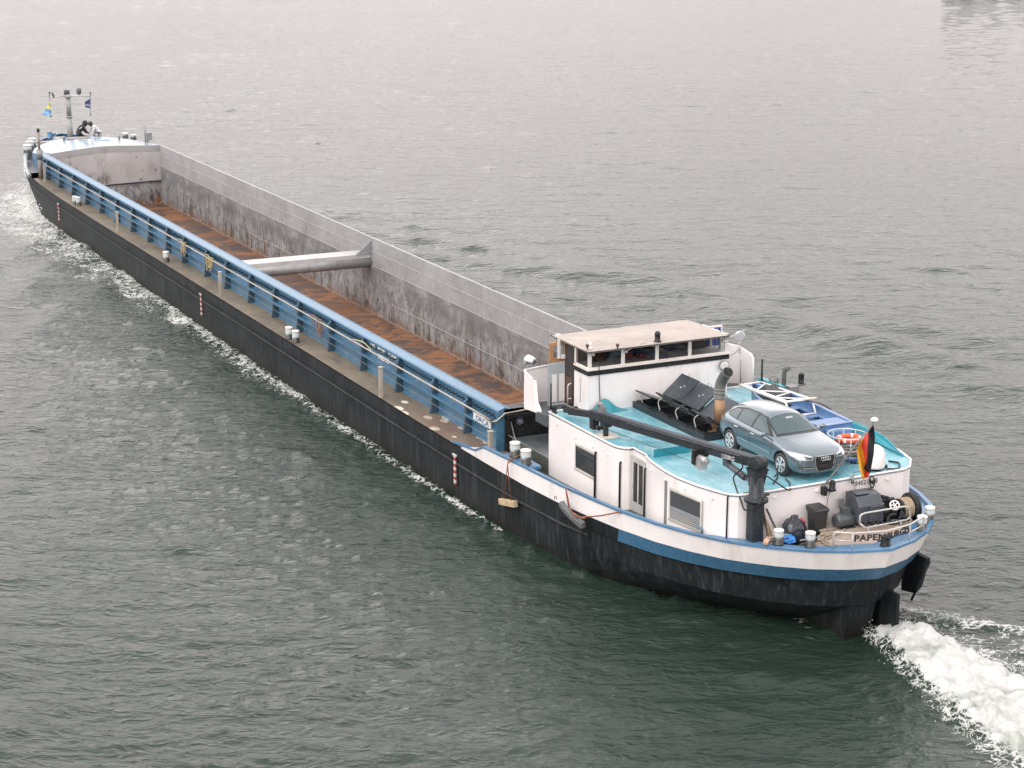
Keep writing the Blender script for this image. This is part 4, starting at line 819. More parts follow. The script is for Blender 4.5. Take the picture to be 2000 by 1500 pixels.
# ---------------------------------------------------------------- crane
crn=MB();cx,cyy=.12,-1.98
crn.box(cx-.19,cx+.17,cyy-.19,cyy+.17,2.5,ZR);cr=obj('deck_crane',crn,CHAR(),barge,bevel=.03)
m=MB();m.lathe([(.33,ZR-.08),(.33,ZR+.0),(.3,ZR+.02),(.21,ZR+.05),(.2,ZR+.62)],(cx,cyy,0),seg=24);m.loft([[(cx+a*r_,cyy+b*r_,z) for a,b in ((-1,-1),(1,-1),(1,1),(-1,1))] for r_,z in ((.14,ZR+.35),(.21,4.86),(.23,4.87),(.23,4.9))],True);m.box(cx-.5,cx-.1,cyy-.1,cyy+.5,ZR-.02,ZR+.03)
obj('crane_column',m,CHAR(),cr)
A=Vector((cx+.02,cyy,5.06));Ft=PZ(1183,853,4.06);Bz=PV(1183,817,Ft.x,Ft.y);B=Vector((Ft.x,Ft.y,Bz));D=(B-A).normalized();E_=A+D*((B-A).length+.75)
bo_=MB();bo_.beam(A+D*.0,E_,.22,.27);boom=obj('boom',bo_,CHAR(),cr,bevel=.02)
m=MB();sd_=D.cross(Vector((0,0,1))).normalized()
m.lathe([(.2,-.17),(.23,-.16),(.23,.16),(.2,.17)],(0,0,0),axis='y',seg=24);hv=[Vector(v) for v in m.v];m.v=[tuple(A+Vector((0,0,-.02))+Vector((-sd_.y*0,0,0))+D*v.x*1+sd_*v.y+Vector((0,0,v.z))) for v in hv]
m.beam(A+Vector((0,0,-.3)),A+Vector((0,0,.05)),.3,.36,(1,0,0));obj('boom_head',m,CHAR(),cr)
m=MB()
for o_ in (-.09,-.03,.03,.09): m.beam(A+sd_*o_+Vector((0,0,.158)),E_+sd_*o_+Vector((0,0,.158)),.012,.014)
m.tube([A+sd_*.125+Vector((0,0,.12)),E_+sd_*.125+Vector((0,0,.1))],.01,5);m.tube([A+D*.6-sd_*.13+Vector((0,0,.1)),A+D*2.4-sd_*.13+Vector((0,0,.1)),E_-D*2-sd_*.13+Vector((0,0,.1))],.01,5)
obj('boom_strip',m,paint('boom_edge_grey',(.1,.11,.13),.3,dirt=0),boom)
m=MB();tp=PZ(1113,803,4.35);m.beam(E_,tp,.16,.2);m.beam(tp,tp+(tp-E_)*.25,.1,.12);obj('boom_tip',m,CHAR(),boom)
m=MB();c_=E_-D*.15+Vector((0,0,-.25))-sd_*.0;m.box(c_.x-.12,c_.x+.12,c_.y-.1,c_.y+.1,c_.z-.18,c_.z+.15);m.cyl(c_+Vector((.1,0,-.05)),c_+Vector((.1,0,-.05))+Vector((.22,0,-.05)),.07);c_=c_-D*.42;m.box(c_.x-.04,c_.x+.04,c_.y-.05,c_.y+.05,c_.z-.12,c_.z+.2);q=PZ(1163,795,4.7);obj('hook_block',m,BLACK(),boom)
m=MB();q=E_-D*.5+Vector((0,0,.2));m.box(q.x-.14,q.x+.14,q.y-.06,q.y+.1,q.z-.05,q.z+.14);m.lathe([(.07,-.06),(.09,-.04),(.09,.04),(.07,.06)],q+Vector((-.05,0,.17)),axis='y',seg=14);obj('tip_sheave',m,GREYM(),boom)
m=MB();m.cyl((Ft.x,Ft.y,ZR+.03),(Ft.x,Ft.y,Bz-.14),.085);m.box(Ft.x-.14,Ft.x+.14,Ft.y-.12,Ft.y+.12,Bz-.25,Bz-.13);obj('boom_rest',m,CHAR(),barge)
m=MB();m.box(Ft.x-.3,Ft.x+.3,Ft.y-.2,Ft.y+.35,ZR+.004,ZR+.035);obj('rest_plate',m,paint('rest_plate_cream',(.5,.46,.4),.5,dirt=.5),barge)
a=A+D*1.3+Vector((0,0,-.26));b=Vector((cx-.2,cyy,4.42));m=MB();mid=a.lerp(b,.72);m.tube([a,mid],.1,14);m.tube([mid,b],.05,10);m.box(a.x-.1,a.x+.1,a.y-.08,a.y+.08,a.z-.08,a.z+.16);m.box(b.x-.12,b.x+.12,b.y-.07,b.y+.07,b.z-.08,b.z+.06);obj('lift_ram',m,paint('ram_grey',(.06,.07,.085),.25,0,.1,2,.2),cr)
m=MB();wm=PV(1375,905,*(A+D*1.9).xy);q=A+D*2.05+Vector((0,-.28,-.25));m.cyl(q+Vector((-.1,0,0)),q+Vector((.28,0,0)),.1);m.cyl(q+Vector((.28,0,0)),q+Vector((.34,0,0)),.075);m.box(q.x+.0,q.x+.14,q.y-.12,q.y+.12,q.z-.28,q.z+.06);m.box(q.x-.28,q.x-.02,q.y-.06,q.y+.1,q.z-.28,q.z-.02);wi=obj('boom_winch',m,paint('alu_grey',(.42,.43,.43),.3,.4,.1,2,.3),cr)
m=MB();m.box(q.x-.34,q.x-.2,q.y-.12,q.y+.16,q.z-.22,q.z+.2);m.box(q.x-.24,q.x-.1,q.y+.05,q.y+.3,q.z,q.z+.25);obj('winch_plate',m,BLACK(),wi)
m=MB();m.tube([q+Vector((-.2,.0,-.2)),Ft+Vector((.2,.1,Bz-ZR-.35)),E_+Vector((.1,.0,-.4))],.006,5);obj('hoist_wire',m,BLACK(),cr)
m=MB();m.tube(bend([A+D*.55-sd_*.14,A+D*.45-sd_*.16+Vector((0,0,-.2)),A+D*.75-sd_*.2+Vector((0,0,-.5)),A+D*.6-sd_*.25+Vector((0,0,-.75)),Vector((cx-.3,cyy-.3,ZR-.1)),Vector((cx+.05,cyy-.36,ZR-.28)),Vector((cx+.32,cyy-.1,ZR-.05)),Vector((cx+.25,cyy+.1,ZR+.1))]),.022,6);obj('hydraulic_hose',m,BLACK(),cr)
m=MB();m.tube(bend([(cx+.26,cyy,4.85),(cx+.5,cyy+.3,4.6),(.1,-.9,4.12),(-.5,-.5,4.1),(-.9,-.35,4.1)]),.02,6);obj('hydraulic_hose',m,BLACK(),cr)
text('capacity_lettering','1250KG',paint('dim_white_letter',(.4,.4,.42),.5,dirt=0),boom,A+D*1.42+(-sd_ if sd_.y>0 else sd_)*.124+Vector((0,0,-.1)),-D,(0,0,1),.17,bold=.004,ext=.003,sx=1)
# corner light on the near forward corner
q=PZ(1078,812,4.3);m=MB();a=PX(1078,813,-9.85);b=PX(1121,807,-9.85);m.cyl(a,b,.06);m.cyl(a-Vector((0,.03,0)),a+Vector((0,.02,0)),.085);m.tube([b,b+Vector((0,0,-.25))],.03,6);m.tube([a.lerp(b,.75),a.lerp(b,.75)+Vector((0,0,-.25))],.03,6);m.box(a.x-.1,a.x+.1,a.y-.02,a.y+.15,ZR-.22,a.z-.04);o=obj('light_boom',m,paint('cream_pipe',(.5,.45,.38),.4,dirt=.4),barge)
m=MB();m.lathe([(.11,.02),(.11,.05),(.08,.06),(.08,.24),(.09,.25),(.05,.3)],a+Vector((0,.08,.04)),seg=14);m.ball(a+Vector((-.1,.9,.1)),.09);m.box(a.x-.3,a.x-.1,a.y+.5,a.y+.6,a.z-.1,a.z+.2);obj('lantern',m,BLACK(),o)
m=MB();tp=[PZ(1165,800,4.1),PZ(1205,800,4.07)];c_=Vector((-9.35,-1.75,ZR));m.loft([[(c_.x+.0,c_.y+t*1.35-.35,ZR+.42*math.exp(-((t-.45)/.28)**2)) ,(c_.x+.28+.05*math.sin(6*t),c_.y+t*1.35-.35,ZR+.005)] for t in np.linspace(0,1,14)],smooth=True);obj('teal_cover',m,TEALD(),cabin_roof)
# far side of the roof: low screen, vents, side light
m=MB();m.box(-9.3,-8.0,4.2,4.4,ZR,ZR+.45);m.add([(-2.9,4.2,ZR),(-1.2,3.95,ZR),(-1.3,3.97,ZR+.06),(-2.4,4.15,ZR+.28),(-3.6,4.28,ZR+.3),(-8,4.36,ZR+.2),(-8,4.34,ZR)],[(0,1,2,3,4,5,6)]);o=obj('roof_edge_screen',m,TEALD(),cabin_roof);o.modifiers.new('s','SOLIDIFY').thickness=.03
q=PZ(1487,762,4.15);m=MB();m.cyl((q.x,q.y,ZR),(q.x,q.y,PV(1487,701,q.x,q.y)),.035);obj('antenna_post',m,BLACK(),barge)
q=PZ(1518,768,4.1);m=MB();z1=PV(1518,735,q.x,q.y);m.lathe([(.13,ZR-.1),(.13,z1-.25),(.16,z1-.24),(.16,z1),(.13,z1),(.12,z1-.15)],(q.x,q.y-.15,0),seg=18);obj('vent_pipe',m,paint('olive_grey_pipe',(.14,.15,.14),.45,0,.2,2,.5),barge)
z2=PV(1533,718,q.x,q.y);m=MB();m.tube(bend([(q.x+.2,q.y+.1,ZR-.1),(q.x+.22,q.y+.1,z2-.15),(q.x+.27,q.y+.12,z2-.03),(q.x+.38,q.y+.17,z2)]),.07,12);obj('exhaust_pipe',m,paint('dark_olive_pipe',(.08,.085,.08),.45,0,.2,2,.5),barge)
a=Vector((-8.0,4.35,ZR));p0=PX(1541,757,-8.0);p1=PX(1572,749,-8.0);m=MB();m.cyl(p0,p1,.05);m.box(p0.x-.15,p0.x+.15,p0.y-.05,p0.y+.3,p0.z-.35,p0.z+.05);m.box(p0.x-.1,p0.x+.1,p0.y-.1,p0.y+.1,ZR,p0.z-.3);o=obj('side_light_arm',m,GREYM(),barge)
m=MB();m.lathe([(.1,.03),(.1,.06),(.09,.07),(.09,.3),(.1,.31),(.06,.36)],p1+Vector((0,-.15,0)),seg=14);obj('side_light',m,BLACK(),o)
# radar dome
q=Vector((-.62,2.45,ZR));m=MB();m.lathe([(.3,.08),(.31,.14),(.29,.5),(.24,.62),(.14,.7),(.03,.72)],q,seg=24);o=obj('satellite_dome',m,WHITE(),barge);m=MB();m.lathe([(.2,0),(.2,.04),(.27,.08)],q,seg=20);m.box(q.x-.1,q.x+.1,q.y+.2,q.y+.4,ZR+.02,ZR+.1);m.tube(bend([q+Vector((.2,.3,.03)),q+Vector((.3,.6,.03)),q+Vector((-.1,.95,.03)),q+Vector((-.4,.8,.03))]),.025,6);obj('dome_foot',m,BLACK(),o)
# ---------------------------------------------------------------- bow
m=MB();sh=[(-79.85,YN-.1,3.28),(-81.5,YN+.0,3.22),(-83.2,YN+.7,3.22),(-84.8,YN+1.7,3.24),(-85.9,YN+2.8,3.28),(-86.3,CY,3.3),(-85.9,YF-2.8,3.28),(-84.9,YF-1.7,3.25),(-83.3,YF-.7,3.22),(-81.5,YF,3.24),(-79.85,YF+.05,3.42)]
rows=[]
for t in np.linspace(0,1,9):
    row=[]
    for j,u in enumerate(np.linspace(0,1,17)):
        # D outline: from bulkhead (t=0) to the rounded front
        y=lerp(YN-.05,YF+.05,u);full=5.9*math.sqrt(max(0,1-abs((y-CY)/4.05)**2.6))+.45
        x=-79.86-full*t;z=float(np.interp(y,[a for a,b in zz],[b for a,b in zz]))-.22*t*(1-.3*math.cos((y-CY)/4*1.5));row.append((x,y,z))
    rows.append(row)
m.loft(rows,smooth=True);fr=obj('foredeck_cabin_roof',m,LBLUE(),barge)
m=MB();edge=[rows[k][0] for k in range(9)]+rows[-1]+[rows[k][-1] for k in reversed(range(9))];m.loft([[(x,y,2.0),(x,y,z)] for x,y,z in edge]);obj('foredeck_cabin_wall',m,BLUE(),barge)
m=MB();m.box(-85.9,-84.9,-.3,1.35,3.28,3.46);o=obj('deck_hatch',m,BLUEL(),fr);m=MB();m.box(-85.8,-85.0,-.2,1.25,3.462,3.48);obj('hatch_cover',m,paint('tan_hatch',(.3,.24,.19),.6),o)
m=MB();m.box(-83.6,-83.2,1.35,2.0,3.4,3.5);obj('vent_box',m,BLUEL(),fr)
for (px,py,r_,h) in ((233,274,.09,.35),(125,275,.12,.3),(188,262,.16,.5)):
    q=PZ(px,py,3.35);m=MB();m.lathe([(r_*.7,-.1),(r_*.7,h*.5),(r_,h*.6),(r_,h)],q,seg=14);obj('foredeck_vent',m,GREYM(),fr)
m=MB();m.tube([(-86.6,-1.2,3.1),(-86.6,-.5,3.3),(-86.4,-.3,3.2)],.12,6);m.box(-86.9,-86.3,-1.7,-1.0,2.6,3.2);m.box(-87.4,-86.8,-.7,-.1,2.6,3.35);m.box(-86.9,-86.5,1.9,2.4,2.6,3.5);obj('anchor_windlass',m,paint('windlass_grey',(.3,.29,.27),.5,0,.3,2,.5),barge)
mb_=PZ(137,265,3.3);mx,my=-87.95,.6;m=MB();m.cyl((mx,my,2.6),(mx,my,4.55),.2,.18);m.cyl((mx,my,4.55),(mx,my,5.95),.16,.15);m.lathe([(.16,0),(.24,.02),(.24,.08),(.16,.1)],(mx,my,4.52),seg=16);m.lathe([(.15,0),(.3,.04),(.3,.07),(.1,.09)],(mx,my,5.85),seg=16);mast=obj('foremast',m,paint('mast_grey',(.24,.25,.24),.45,.1,.12,2,.4),barge)
ca=PX(97,190,mx);cb_=PX(177,188,mx);cc_=Vector((mx,my,6.0));m=MB();m.tube([ca,(mx,my-.15,5.98)],.045,6);m.tube([(mx,my+.15,5.98),cb_],.045,6);obj('crosstree',m,WPIPE(),mast)
m=MB();m.tube([ca,ca+Vector((0,0,.28))],.03,6);m.ball(ca+Vector((0,0,.3)),.07);m.tube([cb_,cb_+Vector((0,0,.22))],.03,6);m.ball(cb_+Vector((0,0,.24)),.06);m.tube([(mx,my-.95,5.9),(mx,my-1.05,6.25)],.07,8);m.lathe([(.07,0),(.12,.02),(.12,.3),(.05,.34)],(mx,my-.15,6.05),seg=12);m.lathe([(.05,0),(.08,.04),(.08,.26),(.04,.3)],(mx,my+.05,6.05),seg=12);m.lathe([(.04,0),(.16,.1),(.17,.4),(.1,.44)],(mx,my+.75,6.0),seg=12);obj('masthead_light',m,paint('light_housing',(.06,.07,.08),.4,dirt=0),mast)
lx=PX(99,227,mx);m=MB();m.tube([ca,lx],.012,5);m.ball(lx,.06);rx=PX(177,224,mx);m.tube([cb_,rx],.012,5);m.ball(rx,.05);obj('flag_halyard',m,BLACK(),mast)
# big vent pipes at both sides of the forecastle
q=PY(77,330,-3.75);x_,y_=-77.75,-3.75;m=MB();m.cyl((x_,y_,2.0),(x_,y_,3.75),.14);m.cyl((x_,y_,3.75),(x_,y_,5.15),.075);o=obj('spud_pole',m,paint('rusty_pipe',(.24,.2,.17),.55,.1,.25,2,.5),barge);m=MB();m.cyl((x_,y_,3.3),(x_,y_,3.9),.19);obj('pole_sleeve',m,GREYM(),o);m=MB();m.cyl((x_,y_,4.98),(x_,y_,5.2),.09);obj('pole_cap',m,BLACK(),o)
q=PY(287,275,4.3);m=MB();m.cyl((q.x,q.y,2.2),(q.x,q.y,3.75),.1);m.box(q.x-.2,q.x+.2,q.y-.1,q.y+.3,3.45,3.95);m.cyl((q.x,q.y-.1,3.3),(q.x,q.y-.1,4.45),.045);obj('side_light_post',m,GREYM(),barge)
m=MB();m.tube([(-80.2,YN+.15,3.3),(-81.6,YN+.0,3.75)],.07,6);m.tube([(-80.0,YN+.5,3.3),(-80.3,YN+.0,3.3),(-80.9,YN-.1,3.35)],.05,6);obj('roof_strut',m,GREYM(),fr)
# anchor pipes on the near bow
m=MB();a=Vector(hullpt(nT-11,-.01,2.45,-1));pts=[PY(x,y,-4.3) for x,y in ((48,314),(54,326),(60,338))];
m.tube([(-83.2,-3.5,2.75),(-81.3,-3.9,2.35),(-79.4,-4.1,2.05)],.13,8);m.tube([(-83.0,-3.65,2.3),(-80.2,-4.15,1.85)],.09,8);m.tube([(-84,-3.2,2.2),(-83.6,-3.4,2.1)],.25,8);obj('bow_fender_bar',m,paint('grey_white_pipe',(.4,.42,.43),.4,.1,.2,2,.4),barge)
# ---------------------------------------------------------------- car (local: +X = forward, origin on the roof under its centre)
# stations: xf = distance behind the nose; ring: (half-width,height) bottom->top
ST=[(0.02,[(0,.24),(.45,.24),(.62,.26),(.66,.45),(.62,.60),(.50,.66),(.3,.68),(0,.69)]),
    (0.10,[(0,.20),(.55,.20),(.76,.25),(.80,.46),(.75,.64),(.62,.71),(.35,.745),(0,.755)]),
    (0.32,[(0,.18),(.62,.18),(.84,.26),(.865,.5),(.835,.70),(.70,.79),(.40,.825),(0,.835)]),
    (0.60,[(0,.17),(.66,.18),(.865,.28),(.882,.55),(.86,.76),(.72,.845),(.42,.88),(0,.89)]),
    (0.95,[(0,.17),(.68,.18),(.87,.28),(.885,.57),(.865,.80),(.735,.885),(.45,.93),(0,.94)]),
    (1.28,[(0,.17),(.68,.18),(.865,.27),(.882,.57),(.865,.84),(.755,.92),(.62,.965),(0,1.02)]),
    (1.42,[(0,.17),(.68,.18),(.865,.27),(.882,.57),(.866,.855),(.765,.94),(.66,1.03),(0,1.095)]),
    (2.02,[(0,.17),(.68,.18),(.862,.27),(.882,.57),(.868,.875),(.78,.96),(.585,1.375),(0,1.435)]),
    (2.30,[(0,.17),(.68,.18),(.862,.27),(.882,.58),(.868,.885),(.785,.965),(.585,1.405),(0,1.465)]),
    (3.00,[(0,.17),(.68,.18),(.862,.27),(.883,.58),(.868,.905),(.775,.985),(.575,1.395),(0,1.455)]),
    (3.45,[(0,.18),(.68,.19),(.868,.28),(.885,.58),(.862,.92),(.75,1.0),(.555,1.36),(0,1.415)]),
    (3.85,[(0,.2),(.66,.21),(.85,.3),(.875,.6),(.84,.93),(.71,1.02),(.56,1.26),(0,1.35)]),
    (4.10,[(0,.24),(.62,.24),(.80,.32),(.84,.6),(.79,.88),(.66,.96),(.5,1.03),(0,1.08)]),
    (4.27,[(0,.3),(.55,.3),(.70,.36),(.74,.58),(.68,.78),(.56,.84),(.4,.87),(0,.89)])]
CL=4.29;xo=CL/2
def car_x(xf): return xo-xf
rows=[]
for xf,r_ in ST:
    row=[]
    full=[(-a,b) for a,b in reversed(r_[1:])]  # top..; build closed loop: start bottom centre going +y up and back
    loop=[(a,b) for a,b in r_]+[(-a,b) for a,b in reversed(r_[1:-1])]
    for j,(a,b) in enumerate(loop):
        bulge=0
        row.append((car_x(xf)+ (0.12*(1-(a/.88)**2)-.12 if xf<.5 else 0)*(1-xf/.5 if xf<.5 else 0) - (0.10*(1-(a/.88)**2)-.10 if xf>3.9 else 0)*0 ,a,b))
    rows.append(row)
mb=MB();mb.loft(rows,True,True);m_=len(rows[0]);mb.f+=[tuple(range(m_)),tuple(reversed(range((len(rows)-1)*m_,len(rows)*m_)))];mb.sm+=[True,True]
me=bpy.data.meshes.new('tmp');me.from_pydata(mb.v,[],mb.f);bm=bmesh.new();bm.from_mesh(me);bmesh.ops.recalc_face_normals(bm,faces=bm.faces);bm.to_mesh(me);bm.free()
to_=bpy.data.objects.new('tmp',me);COL.objects.link(to_);s_=to_.modifiers.new('s','SUBSURF');s_.levels=3
FWX,RWX,TR,WR=car_x(.88),car_x(.88+2.578),.775,.32
cut=MB()
for x in (FWX,RWX):
    for s in (-1,1): cut.cyl((x,s*.55,.33),(x,s*1.1,.33),.37,seg=40)
cme=bpy.data.meshes.new('tmpc');cme.from_pydata([tuple(v) for v in cut.v],[],cut.f);bm=bmesh.new();bm.from_mesh(cme);bmesh.ops.recalc_face_normals(bm,faces=bm.faces);bm.to_mesh(cme);bm.free()
tc_=bpy.data.objects.new('tmpc',cme);COL.objects.link(tc_)
b_=to_.modifiers.new('b','BOOLEAN');b_.operation='DIFFERENCE';b_.object=tc_;b_.solver='EXACT'
dg=bpy.context.evaluated_depsgraph_get();dg.update();body_me=bpy.data.meshes.new_from_object(to_.evaluated_get(dg));body_me.name='body'
to_.modifiers.remove(b_);dg.update();smooth_me=bpy.data.meshes.new_from_object(to_.evaluated_get(dg))
bm=bmesh.new();bm.from_mesh(smooth_me);BV=BVHTree.FromBMesh(bm);bm.free()
bpy.data.objects.remove(to_);bpy.data.objects.remove(tc_)
cpx,cpy=PZ(1522,929,ZR),PZ(1428,882,ZR)
carloc=Vector((( -1.30-3.88)/2+.005,.62,ZR+.004))
# front wheels point aft on the ship (+X): car faces +X
CARS=1.03
car=thing('parked_car','silver blue hatchback car parked on the teal cabin roof in front of the rusty funnel','car',carloc,world=False);car.scale=(CARS,)*3
def carpaint():
    k=N('silver_blue_car_paint');k.bsdf((.17,.22,.25),.24,.75,Coat_Weight=1,Coat_Roughness=.03);return k.m
CP=carpaint()
body_me.materials.clear();body_me.materials.append(CP)
for p in body_me.polygons:p.use_smooth=True;p.material_index=0
bo=bpy.data.objects.new('body',body_me);COL.objects.link(bo);bo.parent=car
body_me.set_sharp_from_angle(angle=math.radians(38))
def pobj(name,mb,m,parent,**k): 
    OFF[parent.name]=Vector((0,0,0));return obj(name,mb,m,parent,**k)
from mathutils.geometry import delaunay_2d_cdt
def decal(name,poly,proj,m,parent,off=.006,step=.05,smooth=True):
    """polygon (u,v) -> points on the body; proj(u,v)->(origin,dir)"""
    us=[p[0] for p in poly];vs=[p[1] for p in poly]
    pts=[];n=len(poly)
    for i in range(n):
        a=Vector(poly[i]);b=Vector(poly[(i+1)%n]);k=max(1,int((b-a).length/step))
        for j in range(k):pts.append(a.lerp(b,j/k))
    nb=len(pts);edges=[(i,(i+1)%nb) for i in range(nb)]
    def inside(x,y):
        c=False;j=n-1
        for i in range(n):
            xi,yi=poly[i];xj,yj=poly[j]
            if (yi>y)!=(yj>y) and x<(xj-xi)*(y-yi)/(yj-yi)+xi:c=not c
            j=i
        return c
    x=min(us)+step
    while x<max(us):
        y=min(vs)+step
        while y<max(vs):
            if inside(x,y) and min((Vector((x,y))-q).length for q in pts[:nb])>step*.4:pts.append(Vector((x,y)))
            y+=step
        x+=step
    v2,e2,f2,*_=delaunay_2d_cdt(pts,edges,[],1,1e-5)
    mb=MB();vv=[]
    for p in v2:
        o,d=proj(p.x,p.y);h=BV.ray_cast(Vector(o),Vector(d))
        if h[0] is None: h=BV.find_nearest(Vector(o)+Vector(d)*1.0)
        nn=h[1] if h[1].dot(Vector(d))<0 else -h[1];vv.append(h[0]+nn*off)
    mb.add(vv,[tuple(f) for f in f2],smooth);return pobj(name,mb,m,parent)
side=lambda s:(lambda u,v:((car_x(u),s*2,v),(0,-s,0)))
frontp=lambda u,v:((4,u,v),(-1,0,0))
windp=lambda u,v:((car_x(0)+.5-0,0,0),(0,0,0))
topp=lambda u,v:((car_x(u),v,3),(0,0,-1))
k=N('car_glass');k.bsdf((.05,.085,.095),.05,0,Specular_IOR_Level=.6);CG=k.m
TRIM=paint('car_black_trim',(.012,.012,.013),.35,dirt=0)
for s in (-1,1):
    # black surround then three panes
    decal('window_trim',[(1.42,.93),(2.06,1.31),(2.45,1.345),(3.1,1.325),(3.55,1.25),(3.83,1.06),(3.72,1.0),(3.2,.975),(2.2,.945)],side(s),TRIM,bo,off=.004)
    decal('front_side_window',[(1.62,.965),(2.09,1.285),(2.35,1.31),(2.42,.975)],side(s),CG,bo,off=.008)
    decal('rear_side_window',[(2.50,.975),(2.45,1.315),(3.02,1.30),(3.18,1.255),(3.2,.995)],side(s),CG,bo,off=.008)
    decal('quarter_window',[(3.27,1.0),(3.25,1.245),(3.5,1.22),(3.75,1.06),(3.68,1.02)],side(s),CG,bo,off=.008)
    # door seams, sill moulding, crease
    for pts in ([(2.46,.94),(2.47,.32)],[(1.38,.9),(1.36,.6),(1.4,.32)],[(3.22,.96),(3.2,.75),(2.95,.45),(2.9,.32)]):
        for a,b in zip(pts[:-1],pts[1:]):
            d=(Vector(b)-Vector(a)).normalized();n_=Vector((-d.y,d.x))*.006
            decal('door_seam',[tuple(Vector(a)-n_),tuple(Vector(b)-n_),tuple(Vector(b)+n_),tuple(Vector(a)+n_)],side(s),TRIM,bo,off=.003,step=.1)
    decal('side_moulding',[(1.45,.50),(3.05,.52),(3.05,.545),(1.45,.53)],side(s),paint('moulding_silver',(.32,.38,.41),.3,.4,dirt=0),bo,off=.008,step=.15)
    for hx in (2.28,3.12):
        m=MB();m.tube([(car_x(hx)+.09,s*.892,.83),(car_x(hx)+.03,s*.915,.835),(car_x(hx)-.06,s*.915,.835),(car_x(hx)-.1,s*.892,.83)],.016,8);pobj('door_handle',m,paint('handle_silver',(.6,.62,.63),.25,.5,dirt=0),bo)
    m=MB();m.ball((car_x(1.62),s*1.0,.99),.12,14,10,(.55,.9,.62));m.beam((car_x(1.66),s*.84,.93),(car_x(1.66),s*.95,.95),.08,.05);pobj('wing_mirror',m,CP,bo)
    # lamps
    decal('headlight',[(.37*s,.585),(.62*s,.60),(.84*s,.67),(.85*s,.76),(.72*s,.765),(.55*s,.735),(.38*s,.69)] if s>0 else [(.37*s,.585),(.38*s,.69),(.55*s,.735),(.72*s,.765),(.85*s,.76),(.84*s,.67),(.62*s,.60)],frontp,paint('lamp_clear',(.55,.57,.6),.08,.6,0,2,0,bump=0,coat=1),bo,off=.006,step=.04)
    decal('lamp_reflector',[(.41*s,.62),(.6*s,.63),(.62*s,.70),(.43*s,.67)],frontp,paint('lamp_dark',(.07,.08,.09),.1,.3,dirt=0),bo,off=.009,step=.04)
    decal('air_intake',[(.36*s,.345),(.74*s,.36),(.78*s,.42),(.36*s,.395)],frontp,TRIM,bo,off=.005,step=.05)
    decal('intake_blade',[(.37*s,.362),(.74*s,.378),(.74*s,.388),(.37*s,.374)],frontp,paint('handle_silver',(.6,.62,.63),.25,.5,dirt=0),bo,off=.012,step=.1)
    decal('tail_light',[(4.0,.80),(4.2,.80),(4.2,.93),(4.02,.95)],side(s),paint('lamp_red',(.4,.02,.015),.15,dirt=0,coat=1),bo,off=.006)
# windscreen: projected from the front/top
wproj=lambda u,v:((car_x(v),u,3),(0,0,-1))
decal('windscreen_trim',[(-.70,1.33),(-.35,1.24),(0,1.22),(.35,1.24),(.70,1.33),(.60,1.97),(.3,1.985),(0,1.99),(-.3,1.985),(-.60,1.97)],wproj,TRIM,bo,off=.004)
decal('windscreen',[(-.655,1.40),(-.35,1.33),(0,1.31),(.35,1.33),(.655,1.40),(.565,1.94),(.3,1.955),(0,1.96),(-.3,1.955),(-.565,1.94)],wproj,CG,bo,off=.009)
decal('rear_view_mirror',[(-.11,1.80),(.11,1.80),(.11,1.86),(-.11,1.86)],wproj,paint('mirror_grey',(.35,.38,.4),.3,dirt=0),bo,off=.012,step=.05)
decal('steering_wheel_glimpse',[(.22+.17*math.cos(t),1.47+.09*math.sin(t)) for t in [i*math.pi/8 for i in range(9)]]+[(.22+.145*math.cos(t),1.47+.07*math.sin(t)) for t in [i*math.pi/8 for i in reversed(range(9))]],wproj,paint('interior_grey',(.09,.11,.12),.3,dirt=0),bo,off=.0105,step=.05)
decal('rear_window',[(-.5,3.9),(.5,3.9),(.56,4.05),(-.56,4.05)],wproj,CG,bo,off=.008)
# grille
SV=paint('grille_chrome',(.7,.71,.72),.18,.9,0,2,0,bump=0)
gp=[(-.30,.69),(.30,.69),(.33,.6),(.27,.32),(.22,.26),(-.22,.26),(-.27,.32),(-.33,.6)]
decal('grille_frame',gp,frontp,SV,bo,off=.012,step=.05)
decal('grille',[(a*.92,(b-.48)*.94+.48) for a,b in gp],frontp,paint('grille_black',(.01,.01,.011),.3,dirt=0),bo,off=.018,step=.05)
em=MB()
for i in range(4):
    c_=(-.105+.07*i);hit=BV.ray_cast(Vector((4,c_,.6)),Vector((-1,0,0)))[0];X_=hit.x+.03
    em.tube([(X_,c_+.048*math.cos(t),.605+.048*math.sin(t)) for t in [j*math.pi/8 for j in range(16)]],.009,6,closed=True)
pobj('ring_emblem',em,SV,bo)
m=MB();m.box(xo-.04,xo+.012,-.24,.24,.38,.45);pobj('number_plate_holder',m,TRIM,bo)
for xa,za in ((1.1,.945),):
    for s in (-1,1):
        h0=[]
        pts=[(.42*s,.3),(.5*s,.7),(.6*s,1.15)]
        for a,b in zip(pts[:-1],pts[1:]): decal('bonnet_seam',[(a[0]-.004,a[1]),(b[0]-.004,b[1]),(b[0]+.004,b[1]),(a[0]+.004,a[1])],wproj,paint('seam_grey',(.1,.12,.13),.4,dirt=0),bo,off=.002,step=.2)
